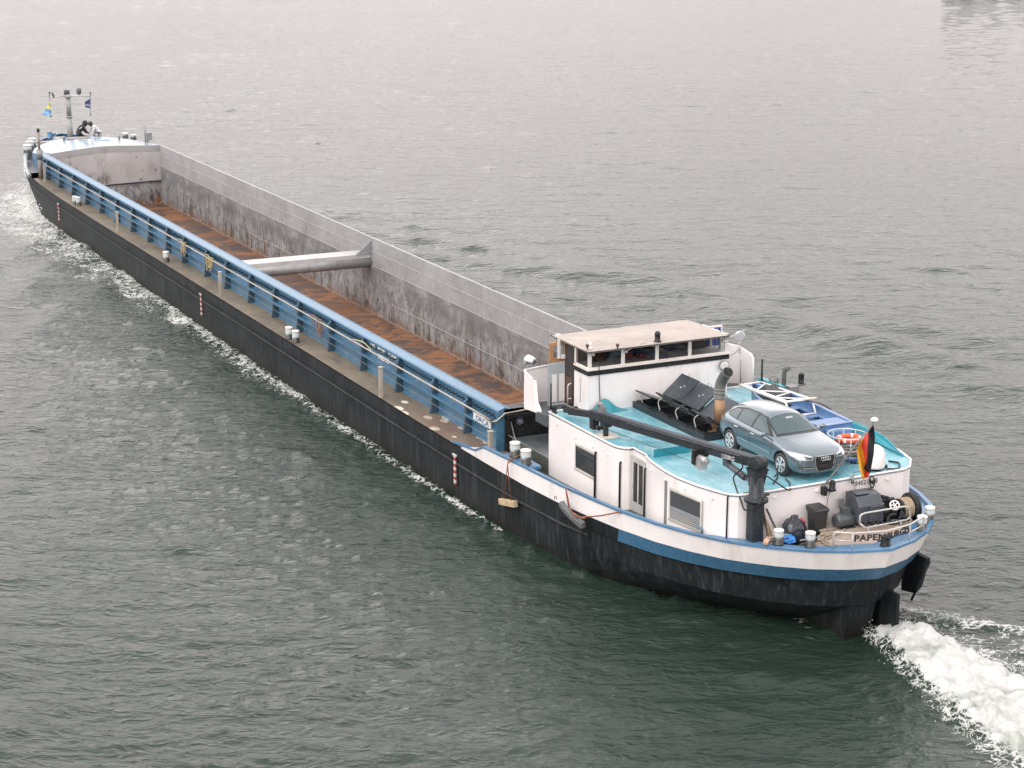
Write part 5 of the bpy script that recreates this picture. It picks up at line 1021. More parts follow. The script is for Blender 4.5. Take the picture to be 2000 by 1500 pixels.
# wheels
WHL=paint('hubcap_silver',(.62,.63,.64),.25,.6,.05,3,.1)
def wheel(x,s):
    y=s*TR;m=MB();m.lathe([(.2,-.1),(.29,-.105),(.318,-.08),(.32,0),(.318,.08),(.29,.105),(.2,.1)],(x,y,.32),axis='y',seg=32);w=pobj('wheel',m,RUBBER(),car)
    r=MB();yy=y+s*.085
    r.lathe([(.205,-.005),(.215,.0),(.215,.012),(.205,.016)] if s>0 else [(.205,-.016),(.215,-.012),(.215,0),(.205,.005)],(x,yy,.32),axis='y',seg=28)
    rr_=obj('rim_back',r,paint('rim_dark',(.03,.03,.032),.4,dirt=0),w);OFF['x']=0
    r=MB()
    r.tube([(x+.21*math.cos(t),yy+s*.016,.32+.21*math.sin(t)) for t in [i*math.pi/14 for i in range(28)]],.012,6,closed=True)
    for kk in range(6):
        t=kk*math.pi/3+.2;d=Vector((math.cos(t),0,math.sin(t)));e=Vector((-math.sin(t),0,math.cos(t)));c=Vector((x,yy+s*.018,.32))
        r.add([c+d*.04-e*.02,c+d*.205-e*.055,c+d*.205+e*.055,c+d*.04+e*.02,c+d*.04-e*.02+Vector((0,s*.015,0)),c+d*.19-e*.05+Vector((0,s*.012,0)),c+d*.19+e*.05+Vector((0,s*.012,0)),c+d*.04+e*.02+Vector((0,s*.015,0))],[(4,5,6,7),(0,1,5,4),(1,2,6,5),(2,3,7,6)])
    r.cyl((x,yy+s*.01,.32),(x,yy+s*.035,.32),.06,seg=16);obj('hubcap',r,WHL,w);return w
for x in (FWX,RWX):
    for s in (-1,1): wheel(x,s)
m=MB();m.box(-1.9,1.9,-.66,.66,.2,.5);pobj('underbody',m,TRIM,car)
q=Vector((-1.35,-.3,ZR));m=MB();m.tube(bend([(-1.3,-.35,ZR+.3),(-1.22,-.42,ZR+.1),(-1.1,-.5,ZR+.02),(-.7,-.9,ZR+.02)]),.022,6);m.tube([(-1.15,-.45,ZR+.14),(-1.25,-.5,ZR+.01)],.02,6);tag(obj('wheel_lashing',m,paint('black_strap',(.015,.015,.017),.7,dirt=0),None),'black lashing strap tying the front wheel of the silver car to the teal roof','strap')
m=MB();m.tube(bend([PZ(x,y,ZR+.02) for x,y in ((1640,895),(1650,897),(1662,903),(1675,905),(1690,902))]),.03,6);m.tube(bend([PZ(x,y,ZR+.02) for x,y in ((1640,884),(1655,888),(1680,895))]),.018,6);tag(obj('bonnet_lashing',m,MATS['black_strap'],None),'twisted black strap lying on the roof between car bonnet and white dome','strap')
# ---------------------------------------------------------------- loose things on the barge
def free(name,mb,m,label,cat,group=None,base=None,**k): return tag(obj(name,mb,m,None,base=base,**k),label,cat,group)
# dinghy
DX0,DX1=-7.9,-3.35;DY=3.05;DZ=ZR+.1
BP=paint('dinghy_blue_plastic',(.085,.18,.36),.35,0,.12,1,.4,(.3,.33,.42))
din=thing('rowing_dinghy','blue plastic rowing dinghy stowed on the teal roof behind the silver car','dinghy',((DX0+DX1)/2,DY,ZR))
m=MB();R=[]
for t in np.linspace(0,1,16):
    x=lerp(DX0,DX1,t);w=.66*(math.sin(min(1,t/.42)*math.pi/2)**.75 if t<.42 else 1-.12*((t-.42)/.58)**2);w=max(w,.03);sh_=.46+.16*(1-t)**2;kz=.12*(1-min(1,t/.3))**2
    R.append([(x,DY-w,DZ+sh_),(x,DY-w*1.04,DZ+sh_-.06),(x,DY-w*.92,DZ+.2+kz),(x,DY-w*.55,DZ+.03+kz),(x,DY,DZ+kz-.03),(x,DY+w*.55,DZ+.03+kz),(x,DY+w*.92,DZ+.2+kz),(x,DY+w*1.04,DZ+sh_-.06),(x,DY+w,DZ+sh_)])
m.loft(R,smooth=True);m.add(R[-1],[tuple(range(9))]);dh=obj('dinghy_hull',m,BP,din);dh.modifiers.new('s','SOLIDIFY').thickness=.04
m=MB();m.tube([r[0] for r in R]+[r[8] for r in reversed(R)],.035,6);obj('gunwale',m,paint('dinghy_pale_blue',(.28,.36,.55),.35,dirt=.2),dh)
m=MB()
for x,w in ((-5.9,.55),(-4.9,.56)):m.box(x-.14,x+.14,DY-w,DY+w,DZ+.26,DZ+.31)
m.box(DX1-.7,DX1-.02,DY-.56,DY+.56,DZ+.25,DZ+.44);m.box(-7.2,DX1-.7,DY+.38,DY+.56,DZ+.22,DZ+.3);m.box(-7.2,DX1-.7,DY-.56,DY-.38,DZ+.22,DZ+.3);obj('thwart',m,BP,din,bevel=.03)
m=MB();m.box(DX1+.0,DX1+.28,DY-.42,DY+.42,DZ-.04,DZ+.36);obj('stern_block',m,BP,din,bevel=.05)
m=MB();m.box(-7.2,-6.9,DY-.5,DY+.5,ZR+.004,ZR+.16);m.box(-4.2,-3.9,DY-.5,DY+.5,ZR+.004,ZR+.16);free('boat_chock',m,paint('chock_grey',(.1,.11,.11),.5),'low grey wooden chocks under the blue dinghy on the cabin roof','boat chock')
WPA=paint('white_tube_frame',(.75,.74,.72),.35,dirt=.15)
m=MB();zf=DZ+.62;a,b,c,d=Vector((-7.75,2.5,zf+.05)),Vector((-5.0,2.35,zf+.2)),Vector((-5.2,3.45,zf+.1)),Vector((-7.8,3.3,zf+.05))
for p,q,r_ in ((a,b,.06),(d,c,.03),(a,d,.03),(b,c,.035),(a.lerp(b,.35),d.lerp(c,.1),.025),(a.lerp(b,.35),d.lerp(c,.6),.025),(a.lerp(b,.75),d.lerp(c,.6),.025),(a.lerp(b,.75),c,.025),(b,b+Vector((.25,.1,-.55)),.03),(c,c+Vector((.25,.05,-.55)),.03),(b+Vector((.2,.1,-.4)),c+Vector((.2,.05,-.4)),.025)): m.tube([p,q],r_,6)
free('tube_frame',m,WPA,'white welded tube frame lying across the open blue dinghy','frame')
m=MB();m.beam(c+Vector((.02,-.75,.05)),c+Vector((.1,.1,.06)),.1,.03);free('wooden_board',m,paint('pale_board',(.55,.47,.38),.6),'pale wooden board on the aft end of the white tube frame','board')
def cloth(name,c,rx,ry,h,m,label,cat,seed=0,n=22,rough=.35,dz=0):
    mb=MB();rows=[]
    for i in range(n+1):
        t=i/n;row=[]
        for j in range(28):
            a=2*math.pi*j/28;r_=math.sin(t*math.pi*.5)**.8 if t<.999 else 1;nz_=mnoise.noise((math.cos(a)*2+seed,math.sin(a)*2,t*3));n2=mnoise.noise((math.cos(a)*5+seed,math.sin(a)*5,t*7+3))
            row.append((c[0]+rx*r_*math.cos(a)*(1+rough*nz_),c[1]+ry*r_*math.sin(a)*(1+rough*nz_),c[2]+h*(1-t**1.6)*(1+.5*rough*nz_)+rough*.18*h*n2+dz))
        rows.append(row)
    mb.loft(rows,True,True);return free(name,mb,m,label,cat)
TARP=paint('dark_grey_tarp',(.05,.055,.055),.7,0,.3,3,.4,(.13,.13,.12),bump=.4)
cloth('folded_tarp',(-7.0,3.35,DZ+.3),.75,.42,.42,TARP,'crumpled dark grey tarpaulin heaped in the bow of the blue dinghy','tarpaulin',2)
m=MB();m.tube(bend([(-5.5,2.3,DZ+.6),(-5.2,2.9,DZ+.75),(-5.0,3.6,DZ+.62),(-4.6,3.75,DZ+.5)]),.02,6);free('dinghy_lashing',m,MATS['black_strap'],'thin dark lashing line crossing the blue dinghy just ahead of its stern seat','rope')
# rope basket
bc=Vector((-1.62,2.62,ZR));rim=PZ(1655,848,4.86);bc=Vector((rim.x-.0,rim.y,ZR));bk_=thing('rope_basket','round white wire basket full of coiled ropes on the roof beside the car bonnet','basket',bc)
m=MB()
for rr_,zz_ in ((.56,.80),(.5,.42),(.42,.2)):m.tube([bc+Vector((rr_*math.cos(t),rr_*math.sin(t),zz_)) for t in [i*math.pi/16 for i in range(32)]],.02 if zz_>.7 else .012,6,closed=True)
for i in range(10):t=i*math.pi/5+.2;m.tube([bc+Vector((.56*math.cos(t),.56*math.sin(t),.8)),bc+Vector((.5*math.cos(t),.5*math.sin(t),.42)),bc+Vector((.42*math.cos(t),.42*math.sin(t),.0))],.014,6)
obj('wire_frame',m,paint('galvanised_white',(.5,.52,.52),.4,.2),bk_)
def coil(c,r,n,th,h,mat,name,label,cat,seed=1,sq=1):
    mb=MB();rnd=random.Random(seed);pts=[]
    for i in range(n*14):
        t=i*2*math.pi/14;rr_=r*(1+.12*rnd.uniform(-1,1));pts.append(Vector(c)+Vector((rr_*math.cos(t),rr_*sq*math.sin(t),h*i/(n*14)+rnd.uniform(-.01,.01))))
    mb.tube(bend(pts,2),th,6);return free(name,mb,mat,label,cat)
coil(bc+Vector((0,0,.24)),.4,5,.03,.32,paint('grey_brown_rope',(.17,.16,.14),.85,0,.3,12,0,bump=.5),'rope_coil','thick grey brown rope coil filling the round wire basket under the lifebuoy','rope',3)
coil(bc+Vector((0,0,.1)),.4,3,.04,.1,paint('blue_hose',(.03,.1,.3),.4,dirt=.1),'hose_coil','blue hose coiled at the bottom of the round wire basket','hose',5)
m=MB();lc=bc+Vector((.05,.03,.68));m.tube([lc+Vector((.31*math.cos(t),.31*math.sin(t),.03*math.sin(t+1))) for t in [i*math.pi/18 for i in range(36)]],.075,12,closed=True);lb=free('lifebuoy',m,paint('lifebuoy_orange',(.62,.1,.035),.5,0,.1,3,.25,(.5,.3,.2)),'orange lifebuoy with white bands lying in the wire rope basket','lifebuoy')
m=MB()
for k_ in range(4):
    a=k_*math.pi/2+.6;m.tube([lc+Vector((.31*math.cos(a+u),.31*math.sin(a+u),.03*math.sin(a+u+1))) for u in (-.13,-.05,.05,.13)],.079,12)
w=obj('white_band',m,WHITE(),None);w.parent=lb
# stern flag
fs0=PX(1607,952,-.15);fs1=PY(1708,822,.78);m=MB();m.tube([fs0+(fs0-fs1).normalized()*.15,fs0,fs0.lerp(fs1,.3),fs1],[.03,.035,.022,.018],8);stf=obj('flagstaff',m,paint('grey_staff',(.2,.19,.18),.4,0),barge)
m=MB();m.lathe([(.02,-.03),(.1,0),(.11,.04),(.06,.09),(.02,.1)],fs1,seg=14);obj('staff_cap',m,WHITE(),stf);m=MB();m.box(-.19,-.0,fs0.y-.05,fs0.y+.05,fs0.z-.2,fs0.z+.04);obj('staff_socket',m,BLACK(),stf)
flag=thing('ensign_flag','black, red and gold striped flag hanging limply from the slanting stern flagstaff','flag',fs1.lerp(fs0,.2))
hoist_a=fs1+(fs0-fs1).normalized()*.06;hoist_b=PY(1677,868,lerp(fs1.y,fs0.y,.33));
tgt=(fs1-fs0)
def fpt(u,v):   # u along the fly 0..1, v across hoist 0 (top/black) .. 1 (gold)
    top=[(1706,829),(1709,852),(1707,885),(1701,918),(1699,926)];bot=[(1678,866),(1673,880),(1677,905),(1681,925),(1686,938)]
    def pl(L,u):
        k=min(3,int(u*4));f_=u*4-k;return (lerp(L[k][0],L[k+1][0],f_),lerp(L[k][1],L[k+1][1],f_))
    a=pl(top,u);b=pl(bot,u);x=lerp(a[0],b[0],v);y=lerp(a[1],b[1],v);dep=lerp(fs1.y,lerp(fs1.y,fs0.y,.33),v*(1-u))+.12*math.sin(v*10+u*3)*min(1,u*3+.15)+.07*math.sin(u*8+v*5)
    x+=2.2*math.sin(v*7+u*5)*min(1,3*u)*math.sin(math.pi*v);p=PY(x,y,dep);return p
B1=lambda u:.36+.36*math.exp(-((u-.66)/.09)**2)-.26*max(0,min(1,(u-.76)/.12))
B2=lambda u:max(.69+.04*math.sin(u*9),B1(u)+.03)
for nm,v0,v1,c_ in (('black_stripe',lambda u:0,B1,(.010,.011,.014)),('red_stripe',B1,B2,(.62,.045,.025)),('gold_stripe',B2,lambda u:1,(.68,.36,.03))):
    m=MB();m.loft([[fpt(u,v) for v in np.linspace(v0(u),v1(u),9)] for u in np.linspace(0,1,44)],smooth=True)
    kf=N('flag_'+nm);pb_=kf.bsdf(c_,.7);tl_=kf.n('ShaderNodeBsdfTranslucent');tl_.inputs[0].default_value=(*c_,1);mx_=kf.n('ShaderNodeMixShader');mx_.inputs[0].default_value=.25;kf.L(pb_.outputs[0],mx_.inputs[1]);kf.L(tl_.outputs[0],mx_.inputs[2]);kf.L(mx_.outputs[0],kf.out.inputs[0])
    obj(nm,m,kf.m,flag)
# wheelie bin
bp=PX(1606,1040,.33);bp=Vector((.22,-.02,2.6));bn=thing('wheelie_bin','black two wheeled rubbish bin with closed lid against the white aft wall','rubbish bin',bp)
bx,by,bz=bp;m=MB();BK=paint('black_plastic',(.014,.015,.016),.42,0,.2,3,.2,(.05,.05,.05))
m.loft([[(bx-.15,by-.17,bz+.05),(bx+.15,by-.17,bz+.05),(bx+.15,by+.17,bz+.05),(bx-.15,by+.17,bz+.05)],[(bx-.2,by-.21,bz+.88),(bx+.2,by-.21,bz+.88),(bx+.2,by+.21,bz+.88),(bx-.2,by+.21,bz+.88)]],True);m.add([(bx-.15,by-.17,bz+.05),(bx+.15,by-.17,bz+.05),(bx+.15,by+.17,bz+.05),(bx-.15,by+.17,bz+.05)],[(0,1,2,3)]);m.box(bx-.22,bx+.22,by-.23,by+.23,bz+.84,bz+.9);obj('bin_body',m,BK,bn)
m=MB();m.loft([[(bx-.24,by-.24,bz+.9),(bx+.24,by-.24,bz+.9),(bx+.24,by+.24,bz+.9),(bx-.24,by+.24,bz+.9)],[(bx-.25,by-.22,bz+.98),(bx+.2,by-.22,bz+.95),(bx+.2,by+.22,bz+.95),(bx-.25,by+.22,bz+.98)]],True);m.add([(bx-.25,by-.22,bz+.98),(bx+.2,by-.22,bz+.95),(bx+.2,by+.22,bz+.95),(bx-.25,by+.22,bz+.98)],[(0,1,2,3)]);m.tube([(bx-.24,by-.16,bz+.95),(bx-.3,by-.16,bz+.93),(bx-.3,by+.16,bz+.93),(bx-.24,by+.16,bz+.95)],.02,6);obj('lid',m,BK,bn)
for s in (-1,1):
    m=MB();m.cyl((bx-.15,by+s*.18,bz+.1),(bx-.15,by+s*.24,bz+.1),.1,seg=16);obj('wheel',m,RUBBER(),bn)
# refuse sack
gb=Vector((.22,-.78,2.66));m=MB();rows=[]
for i in range(19):
    t=i/18;r_=.345*(math.sin(math.pi*min(1,t*.9+.12))**.5)*(1-.1*t) if t<.93 else .09;row=[]
    for j in range(28):
        a=2*math.pi*j/28;nn=mnoise.noise((math.cos(a)*1.8,math.sin(a)*1.8,t*3));n2=mnoise.noise((math.cos(a)*5,math.sin(a)*5,t*6+9));row.append(gb+Vector((r_*math.cos(a)*(1+.22*nn+.1*n2),r_*math.sin(a)*(1.1+.22*nn+.1*n2),.72*t+.03*n2)))
    rows.append(row)
m.loft(rows,True,True);m.add(rows[0],[tuple(range(28))]);m.ball(gb+Vector((0,.0,.72)),.09,10,6,(1,1.4,.7));gs_=free('refuse_sack',m,paint('navy_plastic_film',(.012,.017,.028),.22,0,.2,3,0,bump=.5),'full dark blue refuse sack tied at the top beside the black bin','rubbish bag')
m=MB();m.tube([gb+Vector((.0,.2,.66)),gb+Vector((.05,.28,.6)),gb+Vector((.1,.3,.5))],.025,6);r_=obj('red_tie',m,paint('red_tie',(.5,.04,.06),.5,dirt=0),None);r_.parent=gs_
cloth('blue_plastic_bag',(.5,-1.22,2.84),.22,.27,.17,paint('bright_blue_film',(.02,.2,.6),.3,0,.2,4,0,bump=.5),'crumpled bright blue plastic bag on the deck between two stern bollards','plastic bag',4,rough=.5)
WG1=WOODG();lb_=['tallest weathered plank leaning on the white aft wall beside the crane column','dark narrow plank leaning outermost of the leaning boards beside the crane','short pale plank leaning low at the foot of the crane column']
for i,(y0,y1,x0,h,w_,m_) in enumerate(((-1.6,-1.65,.35,1.12,.13,WG1),(-1.28,-1.5,.5,.95,.06,paint('dark_wood',(.07,.06,.05),.8,0,.3,4,.4)),(-1.5,-1.52,.55,.62,.1,paint('pale_wood',(.4,.29,.18),.7,0,.2,4,.3)))):
    m=MB();m.beam((x0,y0,2.68),(-.13+.04*i,y1,2.68+h),w_,.03,(0,1,0));free('wooden_plank',m,m_,lb_[i],'plank','planks leaning beside the crane',base=(x0,y0,2.68))
m=MB();m.tube([PX(1493,1060,.9),PX(1500,1050,.7)],.05,8);m.tube([PX(1496,1062,.95),PX(1503,1052,.75)],.04,8);free('wood_stub',m,paint('pinkish_wood',(.5,.3,.2),.7),'pinkish timber offcuts lying at the foot of the crane column by the blue rail','timber offcut')
# mooring rope on the tread plate
pts=[(1606,1027),(1612,1033),(1600,1037),(1622,1034),(1640,1030),(1665,1024),(1690,1020)];m=MB();m.tube(bend([PZ(x,y,2.935) for x,y in pts]),.03,7);m.tube(bend([PZ(x,y,2.94) for x,y in ((1597,1048),(1612,1043),(1628,1043),(1640,1042))]),.025,7)
m.tube(bend([PZ(x,y,2.94) for x,y in ((1634,1065),(1618,1065),(1606,1058),(1610,1048),(1625,1044),(1640,1040),(1650,1034),(1625,1048),(1614,1053),(1616,1060),(1630,1064))]),.032,7);free('mooring_rope',m,ROPE(),'beige mooring rope looped over the tan tread plate at the stern','rope')
# fenders over the side
RO=paint('orange_black_rope',(.2,.075,.04),.8,0,.5,14,0)
a=PY(978,979,-4.42);b=PY(1007,985,-4.42);wf_=thing('timber_fender','short timber fender block hung horizontally on two ropes from the bollards','fender',((a.x+b.x)/2,-4.42,a.z))
m=MB();m.beam(a,b,.18,.2);obj('timber_block',m,paint('pale_fender_wood',(.42,.32,.19),.7,0,.25,4,.5),wf_,bevel=.02)
m=MB();tp=PY(993,904,-4.43);
for e in (a.lerp(b,.2),a.lerp(b,.7)):m.tube([e,(tp.x,-4.46,tp.z-.05),(tp.x,-4.4,tp.z+.12),PZ(1010,893,2.7)],.018,6)
m.tube([(tp.x+.02,-4.44,tp.z),(tp.x+.04,-4.3,2.65),PZ(1017,888,2.75)],.02,6);obj('fender_rope',m,RO,wf_)
P_=[(1096,982),(1104,995),(1116,1007),(1127,1018),(1139,1026)];pp=[]
for k_,(x,y) in enumerate(P_):pp.append(PY(x,y,-4.42+.1*k_/4))
rb_=thing('rubber_fender','bent grey rubber fender hanging by orange rope against the white bulwark band','fender',pp[2])
m=MB()
for i in range(4):m.beam(pp[i],pp[i+1]+(pp[i+1]-pp[i])*.05,.2,.17,(0,1,.2))
obj('rubber_bar',m,paint('grey_rubber',(.11,.12,.12),.6,0,.2,3,.5),rb_,bevel=.03)
t1=PY(1105,957,-4.33);t1.z+=.02;t2=PY(1212,1001,-3.95);m=MB();m.tube([t1+Vector((0,.12,0)),t1,PY(1107,970,-4.45),PY(1110,988,-4.42),PY(1118,1003,-4.4),PY(1127,1011,-4.42),PY(1142,1010,-4.42),PY(1175,1007,-4.35),PY(1205,1001,-4.0),t2],.022,6);m.tube([t1,PY(1110,975,-4.42),PY(1112,992,-4.42)],.018,6);m.tube(bend([PY(1121,1003,-4.45),PY(1130,1009,-4.5),PY(1140,1012,-4.5),PY(1146,1008,-4.46)]),.03,6);obj('fender_rope',m,RO,rb_)
m=MB();q=PZ(1103,953,2.62);m.tube([PY(1083,975,-4.43),PY(1084,968,-4.43)],.012,5);m.tube([PY(1087,976,-4.43),PY(1086,969,-4.43)],.012,5);obj('bulwark_mark',m,BLACK(),barge)
m=MB();q=PZ(1370,1041,2.78);m.tube([q+Vector((0,0,-.02)),q+Vector((0,0,.12)),q+Vector((-.14,-.02,.15))],.03,6);m.tube([PX(1801,975,-.9)+Vector((0,.0,-.05)),PX(1801,972,-.9),PX(1808,971,-.9)],.03,6);obj('cap_hook',m,BLUE(),wb)
# coils tied on the coaming rail
cl=[('yellow_line_coil',(355,462),'coil of tan line tied on the rail, forwardmost of the coaming coils',(.3,.22,.12)),('yellow_line_coil',(408,494),'tan line coil on the rail just forward of the cross beam',(.33,.26,.12)),('yellow_line_coil',(617,614),'brown line coil with hanging loops on the rail just aft of the cross beam',(.16,.1,.07))]
for k_,(nm,(px,py),lab,c_) in enumerate(cl):
    q=PY(px,py,-3.62);m=MB();rnd=random.Random(k_)
    for j in range(5):
        x=q.x+rnd.uniform(-.5,.5);l_=rnd.uniform(.25,.6);m.tube(bend([(x,-3.62,3.1),(x+.1,-3.68,3.1-l_),(x+.25,-3.66,3.08-l_*.9),(x+.2,-3.6,3.1)],4),.022,5)
    m.tube(bend([(q.x-.7,-3.62,3.12),(q.x-.3,-3.6,3.18),(q.x+.1,-3.62,3.13),(q.x+.6,-3.61,3.17)]),.03,6);free(nm.replace('yellow_',''),m,paint('coil_%d'%k_,c_,.85,0,.3,10,0),lab,'rope coil','line coils tied along the coaming rail',base=(q.x,-3.62,3.0))
m=MB();m.tube(bend([(PY(712,673,-3.6).x-1.2,-3.6,3.12),(PY(712,673,-3.6).x-.2,-3.58,3.22),(PY(712,673,-3.6).x+.7,-3.6,3.1)]),.018,6);free('yellow_line',m,paint('yellow_line',(.5,.45,.2),.8,dirt=0),'loose yellow line looped over the coaming rail just forward of the white lettering','rope')
coil(PZ(112,349,2.05),.35,3,.07,.12,paint('pinkish_hose',(.42,.25,.2),.8,0,.3,5,0),'deck_hose_coil','small pinkish coil lying on the side deck near the bow','rope coil',8)
m=MB();q=PZ(95,346,2.02);m.box(q.x-.5,q.x+.5,q.y+.1,q.y+.5,2.01,2.06);free('pale_mat',m,paint('pale_mat',(.5,.48,.44),.7),'pale flat board on the side deck at the forward end of the coaming','board')
# hose reel by the cabin front
q=Vector((-10.15,-2.55,2.95));m=MB();rnd=random.Random(3)
for j in range(4):
    m.tube(bend([q+Vector((-.75-.1*j,.1*j,-.32)),q+Vector((-.6,.1*j,.05)),q+Vector((-.2,.08*j,.22)),q+Vector((.1,.1*j,.2))]),.022,6);m.tube(bend([q+Vector((-.75-.1*j,.1*j,-.32)),q+Vector((-.55,.1*j,-.2)),q+Vector((-.25,.08*j,.05)),q+Vector((.1,.1*j,.12))]),.022,6)
free('hanging_hose',m,paint('olive_hose',(.07,.07,.045),.6,dirt=0),'dark olive hose loops hanging off the forward corner of the white cabin','hose')
# masthead flags
def small_flag(name,label,quads,mats):
    t_=thing(name,label,'flag',quads[0][1][0])
    for k_,(pn,pq) in enumerate(quads):
        m=MB();rows=[]
        for u in np.linspace(0,1,7):
            row=[]
            for v in np.linspace(0,1,5):
                p=(pq[0].lerp(pq[1],u)).lerp(pq[3].lerp(pq[2],u),v);row.append(p+Vector((.05*math.sin(7*u+3*v),0,0)))
            rows.append(row)
        m.loft(rows,smooth=True);obj(pn,m,mats[k_],t_)
    return t_
X_=mx
f1=[PX(x,y,X_) for x,y in ((99,197),(99.5,213),(89,213),(95,203))];f2=[PX(x,y,X_) for x,y in ((99.5,213),(100,225.5),(83,225),(89,213))]
small_flag('signal_flag','yellow and pale blue pennant under the left end of the bow mast crosstree',[('yellow_half',f1),('blue_half',f2)],[paint('flag_yellow',(.68,.62,.18),.8,0,.1,2,0,bump=0),paint('flag_sky_blue',(.16,.4,.68),.8,0,.15,2,.5,(.7,.7,.4),bump=0)])
f3=[PX(x,y,X_) for x,y in ((176,192),(176,212),(166.5,209),(165.5,199))];f4=[PX(x,y,X_+.04) for x,y in ((175,204),(175,207),(168,206.5),(169,203))]
small_flag('signal_flag','small navy blue flag with white mark under the right crosstree end',[('navy_field',f3),('white_mark',f4)],[paint('flag_navy',(.035,.06,.2),.8,0,.1,2,0,bump=0),paint('flag_white',(.5,.5,.55),.8,dirt=0)])
# ---------------------------------------------------------------- crew at the bow
def person(label,pos,rz,torso,head_m,pants,extra=None,cap=None,arms=(.25,-.25)):
    # kneeling figure bent forward over the work; local +X = facing
    mb=bpy.data.meshes.new('person');V=[(-.12,0,.30),(-.03,0,.46),(.10,0,.60),(.2,0,.68),(.27,0,.74),(.36,0,.80),   # pelvis, waist, chest, upper chest, neck, head
       (.2,.17,.66),(.28,.22,.44),(.46,.16,.28),(.2,-.17,.66),(.28,-.22,.44),(.46,-.16,.28),
       (-.08,.12,.28),(.22,.17,.14),(-.18,.14,.06),(-.3,.14,.05),(-.08,-.12,.28),(.22,-.17,.14),(-.18,-.14,.06),(-.3,-.14,.05)]
    E=[(0,1),(1,2),(2,3),(3,4),(4,5),(3,6),(6,7),(7,8),(3,9),(9,10),(10,11),(0,12),(12,13),(13,14),(14,15),(0,16),(16,17),(17,18),(18,19)]
    Rr=[.15,.145,.16,.13,.065,.105,.075,.055,.04,.075,.055,.04,.1,.07,.055,.045,.1,.07,.055,.045]
    mb.from_pydata(V,E,[]);o=bpy.data.objects.new('person',mb);COL.objects.link(o);s=o.modifiers.new('skin','SKIN');s.use_smooth_shade=True
    for i,r_ in enumerate(Rr): mb.skin_vertices[0].data[i].radius=(r_,r_)
    mb.skin_vertices[0].data[0].use_root=True;o.modifiers.new('sub','SUBSURF').levels=2
    dg=bpy.context.evaluated_depsgraph_get();dg.update();me=bpy.data.meshes.new_from_object(o.evaluated_get(dg));bpy.data.objects.remove(o)
    skin=paint('skin',(.5,.3,.22),.6,dirt=0);me.name='person';me.materials.clear()
    for m_ in (torso,pants,skin,head_m):me.materials.append(m_)
    for p in me.polygons:
        c=p.center;p.use_smooth=True
        i=0
        if c.x<.02 and c.z<.40 or c.z<.22:i=1
        if c.x>.42 and c.z<.33:i=2
        if (c-Vector((.36,0,.80))).length<.14:i=3 if c.x<.40 or head_m is torso else 2
        p.material_index=i
    o=bpy.data.objects.new('person',me);COL.objects.link(o);o.location=pos;o.rotation_euler=(0,0,rz);o.scale=(1.25,1.3,1.25);tag(o,label,'person','crew kneeling at the bow');return o
blk=paint('black_jacket',(.008,.009,.012),.8,0,.2,4,0);wht=paint('pale_grey_jumper',(.55,.53,.54),.8,0,.12,6,0);hair=paint('dark_hair',(.02,.015,.012),.7,dirt=0);nav=paint('dark_trousers',(.015,.018,.03),.8,dirt=0)
p1=PX(149,262,-86.9);pr1=person('person in black hooded jacket kneeling by the foot of the bow mast',(-86.75,.95,3.18),math.radians(95),blk,blk,nav)
m=MB();m.box(.0,.02,-.12,.12,0,.07);q=pr1;jp=MB();jp.add([(-.03,-.175,.60),(.16,-.165,.66),(.165,-.165,.70),(-.03,-.175,.65)],[(0,1,2,3)]);
hd=MB();hd.ball((.33,0,.83),.15,12,8,(1,1,1.1));hood=obj('hood',hd,blk,None);hood.parent=pr1
bdg=MB();bdg.add([(-.06,-.17,.56),(.1,-.165,.64),(.1,-.165,.69),(-.06,-.17,.61)],[(0,1,2,3)]);
bp_=obj('back_print',bdg,paint('print_white',(.7,.7,.7),.6,dirt=0),None);bp_.parent=pr1
pr2=person('person in pale grey striped jumper bending forward at the bow',(-86.75,2.15,3.12),math.radians(-95),wht,hair,nav)
hr2=MB();hr2.ball((.35,0,.85),.125,12,8);h2=obj('hair',hr2,hair,None);h2.parent=pr2
for pp_ in (pr1,pr2): pp_.location.z-=.0
bxx=MB();bxx.box(-87.2,-86.3,.55,2.6,2.5,3.2);obj('work_step',bxx,GREYM(),barge)
# ---------------------------------------------------------------- river
def spectrum_tile(Nn,L,wind,lmin,lmax,rms,seed,power=3.2,spread=2):
    g=np.random.default_rng(seed);kx=np.fft.fftfreq(Nn,L/Nn)*2*np.pi;KX,KY=np.meshgrid(kx,kx,indexing='ij');K=np.hypot(KX,KY);K[0,0]=1
    P=K**(-power)*np.exp(-(K*lmin/(2*np.pi))**2*.6)*np.exp(-((2*np.pi/lmax)/K)**4)
    c=(KX*np.cos(wind)+KY*np.sin(wind))/K;P=P*(.12+np.abs(c)**spread);P[0,0]=0
    h=np.real(np.fft.ifft2(np.sqrt(P)*(g.normal(size=P.shape)+1j*g.normal(size=P.shape))));return h/h.std()*rms
def sample(T,L,x,y,rot=0):
    n=T.shape[0];c,s=np.cos(rot),np.sin(rot);u=((x*c-y*s)/L*n)%n;v=((x*s+y*c)/L*n)%n
    i=np.floor(u).astype(int);j=np.floor(v).astype(int);fu=u-i;fv=v-j;i%=n;j%=n;i1=(i+1)%n;j1=(j+1)%n
    return T[i,j]*(1-fu)*(1-fv)+T[i1,j]*fu*(1-fv)+T[i,j1]*(1-fu)*fv+T[i1,j1]*fu*fv
TA=spectrum_tile(512,97.,2.67,1.0,6.,1.,1,3.1,3);TB=spectrum_tile(512,37.,2.8,.3,2.0,1.,2,2.8,3);TC=spectrum_tile(256,300.,0.,20,120,1.,3,2.5,0);TD=spectrum_tile(512,41.,0,.3,1.6,1.,4,1.6,0)
fh=Vector((fw.x,fw.y)).normalized();rh=Vector((fh.y,-fh.x))
rowsd=[34.]
while rowsd[-1]<345: rowsd.append(rowsd[-1]*1.0034)
